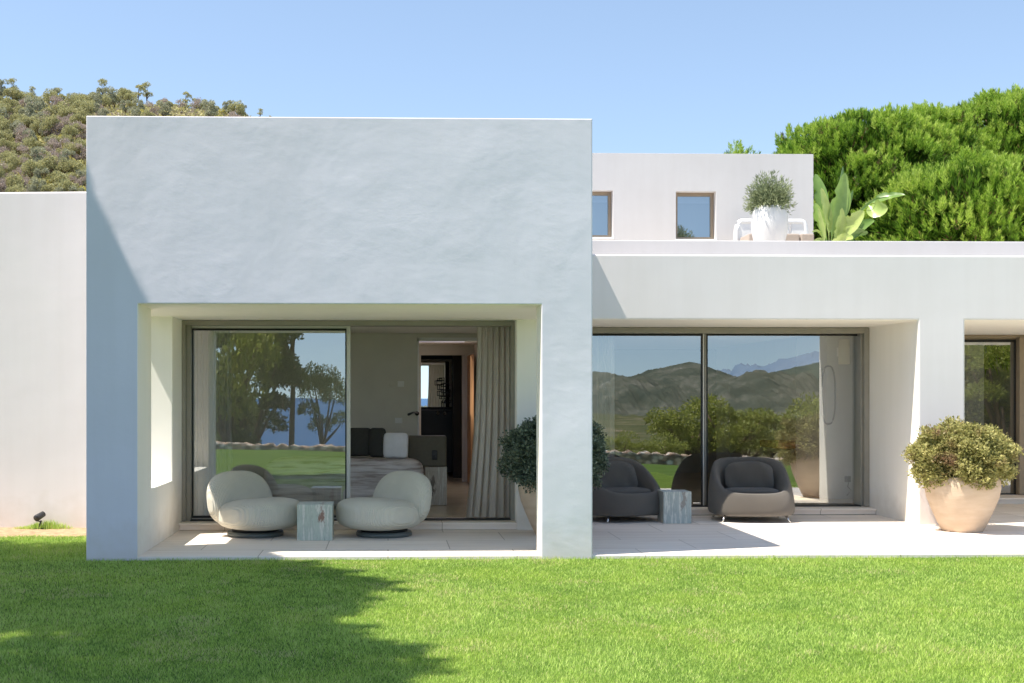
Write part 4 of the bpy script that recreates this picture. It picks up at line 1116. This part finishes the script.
# ------------------------------------------------------------------ pines
def tuft_arrays(pos, axis, n_needle, length, nl, nw, tone, spread=0.75):
    """bottle-brush shoots: needles set round an axis"""
    n = len(pos); k = n_needle
    P_ = np.repeat(pos, k, 0); A = np.repeat(axis, k, 0)
    f = RNG.random((n*k, 1))
    Ln = np.repeat(np.broadcast_to(length, (n,)), k)[:, None]
    st = P_ + A*f*Ln
    side = unit(np.cross(A, rand_dirs(n*k)))
    sp_ = spread*(1-.55*f)
    d = unit(A*(.65+.5*f) + side*sp_)
    t_ = np.clip(np.repeat(tone, k) + .12*RNG.normal(size=n*k) + .18*(f[:, 0]-.5), 0, 1)
    return leaf_arrays(st, d, nl*(.75+.5*RNG.random(n*k)), nw, t_, 0.03)
def pine(name, label, base, center, rad, nclump, ntuft, seed, group, lowcut=-.5, needle=44, front_only=True):
    global RNG
    RNG = np.random.default_rng(seed)
    t = empty(name, base, 0, label, 'pine tree', group)
    b = np.array(base)
    # clumps of shoots sit on the dome, each a rounded cushion with gaps between
    u = rand_dirs(nclump*5); u = u[u[:, 2] > lowcut][:nclump]
    R3 = np.array(rad)
    cc = np.array(center) + u*R3*(.80+.08*RNG.random((len(u), 1)))
    cr = .26+.22*RNG.random(len(cc))
    idx = RNG.integers(0, len(cc), ntuft)
    out_c = unit((cc-np.array(center))/R3)[idx]
    d = unit(rand_dirs(ntuft)*.9 + out_c*.75 + np.array([0, 0, .45]))
    pos = cc[idx] + d*cr[idx][:, None]*(.80+.20*RNG.random((ntuft, 1)))
    axis = unit(d*.45 + out_c*.15 + np.array([0, 0, .95]) + .16*RNG.normal(size=(ntuft, 3)))
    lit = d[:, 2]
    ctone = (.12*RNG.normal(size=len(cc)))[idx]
    tone = np.clip(.52 + .34*lit + ctone + .12*RNG.normal(size=ntuft), .10, 1)  # clump tops are coloured lighter, as if lit from above
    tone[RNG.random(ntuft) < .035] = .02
    v, r = tuft_arrays(pos, axis, needle, .17*(.7+.6*RNG.random(ntuft)), .085, .0125, tone, .95)
    ni = int(ntuft*.8)
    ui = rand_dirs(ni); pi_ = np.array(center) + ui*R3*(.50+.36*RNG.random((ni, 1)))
    vi, ri = tuft_arrays(pi_, unit(ui+np.array([0, 0, .4])), 26, .3, .2, .03, np.full(ni, .20))  # inner shoots are coloured darker, as shade inside the crown
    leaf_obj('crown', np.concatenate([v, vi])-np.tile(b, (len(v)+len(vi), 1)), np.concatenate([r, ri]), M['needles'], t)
    # trunk and limbs
    rd = random.Random(seed); m = MB()
    c = Vector(center)-Vector(base)
    top = Vector((c.x, c.y, c.z+.35*rad[2]))
    m.tube([(0, 0, -.2), (c.x*.3+rd.uniform(-.1, .1), c.y*.3, c.z*.35), (c.x*.7, c.y*.7, c.z*.7), top], [.24, .19, .15, .05], 10)
    for k in range(min(len(cc), 22)):
        e = Vector(cc[k]) - Vector(base); s = Vector((c.x*.8, c.y*.8, c.z*rd.uniform(.62, .95)))
        m.tube([s, (s+e)/2 + Vector((0, 0, -.15)), e], [.075, .05, .015], 6)
    m.build('trunk', M['bark'], t)
    return t
def cpx(px, py, Y): return P(px, py, Y)
GP = 'dense green pines behind the roof terrace'
def rp(label, px, py, Y, rpx, rpy, nc, ntf, seed):
    c = P(px, py, Y); s = Y/F
    rx, rz = rpx*s, rpy*s
    pine('pine_tree', label, (c.x+.2, Y+.3, ZL), tuple(c), (rx, rx*.95, rz), nc, ntf, seed, GP)
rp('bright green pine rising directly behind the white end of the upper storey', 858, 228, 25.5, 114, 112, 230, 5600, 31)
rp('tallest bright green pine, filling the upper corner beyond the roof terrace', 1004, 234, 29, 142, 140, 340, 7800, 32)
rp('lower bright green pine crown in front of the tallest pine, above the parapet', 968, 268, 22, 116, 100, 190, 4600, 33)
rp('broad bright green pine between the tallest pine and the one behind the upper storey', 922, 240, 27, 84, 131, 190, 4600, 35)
rp('pine almost hidden behind the upper storey, only a shoot tip showing over its roof', 737, 212, 29, 22, 55, 26, 420, 34)

# shade pines standing on the lawn side, out of frame
def shade_pine(label, base, gy0, gy1, nclump, ntuft, seed):
    global RNG
    RNG = np.random.default_rng(seed)
    t = empty('umbrella_pine', base, 0, label, 'pine tree', 'umbrella pines shading the lawn')
    def Lim(gy):
        l = np.interp(gy, [4, 5.6, 6.4, 7.0, 7.35, 7.8, 8.3, 8.9, 9.5, 9.95, 10.3, 10.9, 11.3, 11.45, 12.9], [-.5, -.4, -.3, -.05, .12, -.42, -.6, -.6, -.35, -.15, -.5, -.85, -1.05, -1.17, -1.17])
        return l
    gy = RNG.uniform(gy0, gy1, nclump); l = Lim(gy)
    gx = l - .3 - (l+5.6)*RNG.random(nclump)**1.05
    # rim clumps define the shadow edge
    nr = nclump//3
    gx[:nr] = l[:nr] - .28 - .10*RNG.random(nr)
    z = 6.3 + 2.2*RNG.random(nclump) - .06*(gx+2)**2*.2
    cc = np.stack([gx-SX*z, gy-SY*z, z], -1)
    idx = RNG.integers(0, nclump, ntuft)
    pos = cc[idx] + RNG.normal(size=(ntuft, 3))*np.array([.24, .24, .16])
    z_ = pos[:, 2]; sgx = pos[:, 0]+SX*z_; sgy = pos[:, 1]+SY*z_
    wallzone = sgy > 11.3
    cj = (.27*RNG.normal(size=nclump))[idx]
    hol = np.stack([RNG.uniform(-4, -.6, 16), RNG.uniform(4.6, 10.6, 16), RNG.uniform(.08, .2, 16)], 1)
    inh = np.zeros(ntuft, bool)
    for hx0, hy0, hr0 in hol: inh |= ((sgx-hx0)**2/2.2 + (sgy-hy0)**2 < hr0**2)
    k = np.where(wallzone, (sgx < Lim(sgy)-.14) & (sgy < np.where(sgx > -2.75, 12.2, 12.75)), (sgx < Lim(sgy)+cj+.06*RNG.normal(size=ntuft)) & ~inh) & (z_ > 5.75)
    pos = pos[k]; n_ = len(pos)
    axis = unit(np.array([0, 0, .8]) + .5*RNG.normal(size=(n_, 3)))
    v, r = tuft_arrays(pos - np.array(base), axis, 34, (.2), .17, .045, np.clip(.4+.2*RNG.normal(size=n_), 0, 1), .9)
    leaf_obj('crown', v, r, M['needles_dark'], t)
    rd = random.Random(seed); m = MB()
    c = cc.mean(0) - np.array(base)
    top = Vector((c[0]*.8, c[1]*.8, 6.2))
    m.tube([(0, 0, -.2), (c[0]*.15, c[1]*.2, 2.2), (c[0]*.4, c[1]*.5, 4.4), top], [.26, .22, .19, .12], 12)
    for k in range(16):
        e = Vector(cc[nr + k*((nclump-nr)//17)]) - Vector(base)
        s = top + Vector((0, 0, rd.uniform(-1.2, 0)))
        m.tube([s, (s+e)/2+Vector((0, 0, -.1)), e], [.08, .05, .015], 6)
    m.build('trunk', M['bark'], t)
shade_pine('tall umbrella pine on the lawn beside the camera, its shadow lying across the near grass', (-7.6, 5.6, ZL), 4.3, 9.0, 330, 7500, 51)
shade_pine('tall umbrella pine by the front block, its shadow darkening the block corner', (-8.4, 10.6, ZL), 8.6, 12.6, 300, 8500, 52)

# ------------------------------------------------------------------ broadleaf / scrub trees (shared meshes)
def tree_meshes(name, mat, seed, R, Hc, nleaf, size, gap=.35, trunk_h=2.0, flat=1.0, nl=11):
    """a crown (leaf-clump quads in several lobes) and a forked trunk, base at the origin"""
    global RNG
    RNG = np.random.default_rng(seed)
    lob = rand_dirs(nl)*np.array([R*.62, R*.62, Hc*.42]) + np.array([0, 0, trunk_h + Hc*.45])
    lr = R*(.30+.25*RNG.random(nl))*(1 if nl < 15 else .85)
    idx = RNG.integers(0, nl, nleaf); d = rand_dirs(nleaf); d[:, 2] = np.abs(d[:, 2])*.9 - .15*(RNG.random(nleaf) < .3); d = unit(d)
    pos = lob[idx] + d*(lr[idx]*(.6+.4*RNG.random(nleaf)))[:, None]*np.array([1, 1, .8*flat])
    dirs = unit(d + .8*RNG.normal(size=(nleaf, 3)))
    lobtone = RNG.random(nl)*.35
    tone = np.clip(.25 + lobtone[idx] + .25*d[:, 2] + .2*RNG.normal(size=nleaf), 0, 1)
    v, r = leaf_arrays(pos, dirs, size*(.6+.8*RNG.random(nleaf)), size*.7, tone)
    crown = leaf_obj('crown', v, r, mat)
    m = MB()
    m.tube([(0, 0, -.5), (.1, 0, trunk_h*.6), (0, .1, trunk_h+Hc*.3)], [R*.045, R*.035, R*.022], 7)
    for k in range(6):
        m.tube([(0, .05, trunk_h*(.6+.06*k)), Vector(lob[k])*.6+Vector((0, 0, trunk_h*.35)), lob[k]], [R*.04, R*.03, R*.012], 5)
    trunk = m.build('trunk', M['bark'])
    return crown, trunk
protos = {}
def proto(key, *a, **k):
    c, t = tree_meshes(key, *a, **k); protos[key] = (c.data, t.data)
    bpy.data.objects.remove(c); bpy.data.objects.remove(t)
proto('pine1', M['hilltree'], 101, 2.6, 3.4, 2000, .27, trunk_h=1.0)
proto('pine2', M['hilltree_dark'], 102, 2.4, 3.8, 2000, .27, trunk_h=1.2)
proto('dry', M['hilltree_dry'], 103, 2.5, 2.6, 1500, .24, trunk_h=.7)
proto('yellow', M['hilltree_yellow'], 104, 2.5, 2.2, 1700, .25, trunk_h=.4)
proto('thin', M['hilltree'], 105, 2.0, 3.0, 1100, .25, trunk_h=4.0)
proto('bush', M['bush'], 106, 1.6, 1.8, 4000, .11, trunk_h=.3)
proto('bush2', M['bush'], 107, 1.7, 2.2, 4200, .11, trunk_h=.5)
proto('tree', M['bush'], 108, 2.2, 3.2, 6500, .11, trunk_h=1.2)
proto('umbrella', M['mirpine'], 109, 2.9, 2.0, 18000, .10, trunk_h=5.6, flat=.8)
proto('darktree', M['mirpine'], 110, 2.3, 7.0, 30000, .12, trunk_h=.4, nl=24)
def place(key, name, loc, s, rz, label, cat, group, sz=None):
    e = empty(name, loc, rz, label, cat, group); e.scale = (s, s, sz or s)
    for nm, me in zip(('crown', 'trunk'), protos[key]):
        link(bpy.data.objects.new(nm, me), e)
    return e

# ------------------------------------------------------------------ hill behind the house (left)
DH = 330.0
sky_px = [-260, -120, 0, 50, 90, 140, 180, 205, 235, 258, 300, 420]
sky_py = [66, 84, 103, 108, 105, 109, 111, 114, 116.5, 118.5, 126, 160]
def hill_z(X, Y):
    # height of the hillside: rises with Y to the ridge line at DH
    px = CX + F*(X*CT - DH*ST)/(DH*CT + X*ST)
    ridge_z = np.interp(px, sky_px, sky_py)
    rz_ = H - (ridge_z-CY)/F*DH
    t = np.clip((Y-120)/(DH-120), 0, 1.25)
    tt = np.where(t <= 1, t*(1.35-.35*t), 1-(t-1)*.8)
    nzv = 2.2*np.sin(X*.055+1)*np.sin(Y*.04)+1.2*np.sin(X*.13+Y*.09)
    return ZL-.4 + rz_*tt + nzv*np.clip(t*1.6, 0, 1)*np.clip(1.6-t*1.2, .25, 1)
hx_ = np.linspace(-230, 40, 110); hy_ = np.linspace(118, 400, 80)
HX, HY = np.meshgrid(hx_, hy_)
tag(grid_obj('hillside', HX, HY, hill_z(HX, HY), M['hillground']), kind='structure')
rd = random.Random(99)
kinds = [('pine1', 'olive-green pine among the trees on the wooded hillside'), ('pine2', 'grey-green pine among the trees on the wooded hillside'),
         ('dry', 'bare mauve-brown dry tree on the wooded hillside'), ('yellow', 'yellow-green scrub bush on the wooded hillside')]
cnt = 0
# slope trees, chosen so that they can be seen over the wing wall
placed = []
tries = 0
while cnt < 330 and tries < 40000:
    tries += 1
    Y = rd.uniform(165, 326)
    px = rd.uniform(-25, 104) if rd.random() < .8 else rd.uniform(-25, 250)
    X = XW(px, Y); z = float(hill_z(np.array(X), np.array(Y)))
    py = CY - (z+2-H)*F/(Y*CT+X*ST)
    lim = 200 if px < 84 else 121
    if py > lim: continue
    if any(abs(a-px) < 4.4 and abs(b-py) < 3.2 for a, b in placed): continue
    placed.append((px, py))
    q = rd.random(); low = (py-100)/100
    key = 0 if q < .38-.12*low else 1 if q < .58-.2*low else 2 if q < .78 else 3
    k, lab = kinds[key]
    s = rd.uniform(.7, 1.15)*(.8 if key == 3 else 1)*(.30+.50*Y/326)
    place(k, 'hillside_tree' if key != 3 else 'scrub_bush', (X, Y, z-.3), s, rd.uniform(0, 6.28), lab, 'tree' if key != 3 else 'bush', 'trees on the hillside', s*rd.uniform(1.1, 1.7))
    cnt += 1
# low scrub filling the slope between the trees
RNG = np.random.default_rng(404)
n_ = 52000
Ys = RNG.uniform(150, 334, n_); pxs_ = np.where(RNG.random(n_) < .5, RNG.uniform(-60, 112, n_), RNG.uniform(60, 470, n_))
Xs = np.array([XW(a, b) for a, b in zip(pxs_, Ys)]); Zs = hill_z(Xs, Ys)
lump = vnoise(Xs+300, Ys, 2.6, 21)
pos = np.stack([Xs, Ys, Zs + .2 + 1.9*np.maximum(lump-.35, 0)*RNG.random(n_)], -1)
v, r = leaf_arrays(pos, unit(rand_dirs(n_)+np.array([0, -.2, .8])), .75*(.6+.8*RNG.random(n_)), .5, np.clip(.1+.75*vnoise(Xs+300, Ys, 4.0, 22)+.25*RNG.normal(size=n_), 0, 1))
tag(leaf_obj('hillside_scrub', v, r, M['hillscrub']), 'low dry scrub covering the hillside', 'scrub', kind='stuff')
# ridge line trees against the sky
x = -12.0
while x < 360:
    Y = DH + rd.uniform(-3, 3); X = XW(x, Y); z = float(hill_z(np.array(X), np.array(Y)))
    tall = 1.25 if 88 < x < 150 else 1.0
    low = .5 if 214 < x < 240 else .58 if 240 <= x < 262 else .38 if x >= 262 else 1.0
    s = rd.uniform(.68, .95)*tall*low
    k = 'thin' if (175 < x < 212 or rd.random() < .25) else rd.choice(['pine1', 'pine2', 'pine1'])
    place(k, 'ridge_pine', (X, Y, z-.4), s, rd.uniform(0, 6.28), 'pine on the ridge line standing against the sky', 'tree', 'pines along the ridge line', s*rd.uniform(.9, 1.15))
    x += rd.uniform(7, 11)

# ------------------------------------------------------------------ trees and bushes behind the camera, mirrored in the glass
def mir_place(key, name, px, py_base, Yg, D, s, label, cat, group, sz=None, rz=0):
    X = XW(px, D); Y = 2*Yg - D; z = float(g_height(np.array(X), np.array(Y)))
    return place(key, name, (X, Y, z-.1), s, rz, label, cat, group, sz)
GR = 'trees and bushes beyond the stone wall, mirrored in the glass'
mir_place('umbrella', 'umbrella_pine', 291, 0, YG, 52, 1.0, 'forked umbrella pine mirrored in the bedroom glass', 'pine tree', GR, 1.15, .4)
mir_place('darktree', 'evergreen_tree', 246, 0, YG, 50, 1.05, 'dark broad evergreen tree mirrored in the bedroom glass beside the sheer curtain', 'tree', GR, 1.15, 2.2)
mir_place('darktree', 'evergreen_tree', 212, 0, YG, 57, 1.1, 'dark evergreen tree mirrored behind the sheer bedroom curtain', 'tree', GR, 1.2, 4.2)
mir_place('tree', 'garden_tree', 322, 0, YG, 50, .62, 'rounded olive tree mirrored in the bedroom glass under the pine', 'tree', GR, .95, 1.0)
mir_place('bush2', 'evergreen_bush', 226, 0, YG, 47, 1.45, 'tall dense evergreen bush mirrored in the bedroom glass before the dark evergreen', 'bush', GR, 3.0, .8)
rd = random.Random(5)
for i, (px, D, s, k) in enumerate([(600, 52, .55, 'bush'), (622, 54, .6, 'bush2'), (645, 50, .5, 'bush'), (668, 55, .75, 'bush2'), (690, 62, 1.35, 'bush2'), (712, 64, 1.45, 'bush'), (733, 62, 1.5, 'bush2'),
                                   (752, 66, 1.1, 'bush'), (772, 70, 1.45, 'bush2'), (795, 68, 1.5, 'bush'), (818, 72, 1.7, 'bush'), (842, 66, 1.4, 'bush2'), (870, 62, 1.3, 'bush')]):
    mir_place(k, 'garden_bush' if k != 'tree' else 'garden_tree', px, 0, YG2, D, s, 'olive-green bush beyond the stone wall mirrored in the living room glass' if k != 'tree' else 'olive-green tree beyond the stone wall mirrored in the living room glass', 'bush' if k != 'tree' else 'tree', GR, .86*s*rd.uniform(.9, 1.15), rd.uniform(0, 6))
for i, (px, D, s, k) in enumerate([(960, 52, 1.1, 'tree'), (985, 50, 1.35, 'darktree'), (1005, 47, 1.2, 'tree'), (1030, 50, 1.4, 'darktree')]):
    mir_place(k, 'garden_tree', px, 0, YG3, D, s, 'leafy green tree mirrored in the glass door beside the sunlit pot', 'tree', GR, s, rd.uniform(0, 6))

# ------------------------------------------------------------------ light, sky, camera
sun = bpy.data.lights.new('sun', 'SUN'); sun.energy = 8.0; sun.angle = math.radians(0.53); sun.color = (1.0, 0.94, 0.84)
so_ = bpy.data.objects.new('sun', sun); link(so_); so_.rotation_euler = SUN.to_track_quat('Z', 'Y').to_euler()
w = bpy.data.worlds.new('World'); scene.world = w; w.use_nodes = True
nt = w.node_tree; nt.nodes.clear()
sk = nt.nodes.new('ShaderNodeTexSky'); sk.sky_type = 'NISHITA'; sk.sun_disc = False
sk.sun_elevation = math.asin(SUN.z); sk.sun_rotation = math.atan2(SUN.x, SUN.y)
sk.altitude = 50; sk.air_density = 1.0; sk.dust_density = 0.3; sk.ozone_density = 1.4
tcw = nt.nodes.new('ShaderNodeTexCoord'); mpw = nt.nodes.new('ShaderNodeMapping'); mpw.vector_type = 'POINT'; mpw.inputs['Location'].default_value = (0, 0, 0.085)
nrm = nt.nodes.new('ShaderNodeVectorMath'); nrm.operation = 'NORMALIZE'
nt.links.new(tcw.outputs['Generated'], mpw.inputs[0]); nt.links.new(mpw.outputs[0], nrm.inputs[0]); nt.links.new(nrm.outputs[0], sk.inputs[0])
bg = nt.nodes.new('ShaderNodeBackground'); bg.inputs['Strength'].default_value = 0.225
wo_ = nt.nodes.new('ShaderNodeOutputWorld')
hs = nt.nodes.new('ShaderNodeHueSaturation'); hs.inputs['Hue'].default_value = 0.496; hs.inputs['Saturation'].default_value = 0.88; hs.inputs['Value'].default_value = 1.04
nt.links.new(sk.outputs[0], hs.inputs['Color']); nt.links.new(hs.outputs[0], bg.inputs[0]); nt.links.new(bg.outputs[0], wo_.inputs[0])

cam = bpy.data.cameras.new('camera'); cam.sensor_width = 36.0; cam.lens = F/1024*36
cam.shift_x = (512-CX)/1024; cam.shift_y = (CY-341.5)/1024; cam.clip_start = 0.05; cam.clip_end = 60000
co = bpy.data.objects.new('camera', cam); link(co); co.location = (0, 0, H); co.rotation_euler = (PI/2, 0, -TH)
scene.camera = co
scene.view_settings.view_transform = 'Standard'; scene.view_settings.look = 'None'; scene.view_settings.exposure = 0; scene.view_settings.gamma = 1
scene.render.engine = 'CYCLES'
scene.cycles.use_denoising = True
scene.cycles.max_bounces = 10; scene.cycles.diffuse_bounces = 8; scene.cycles.transparent_max_bounces = 16
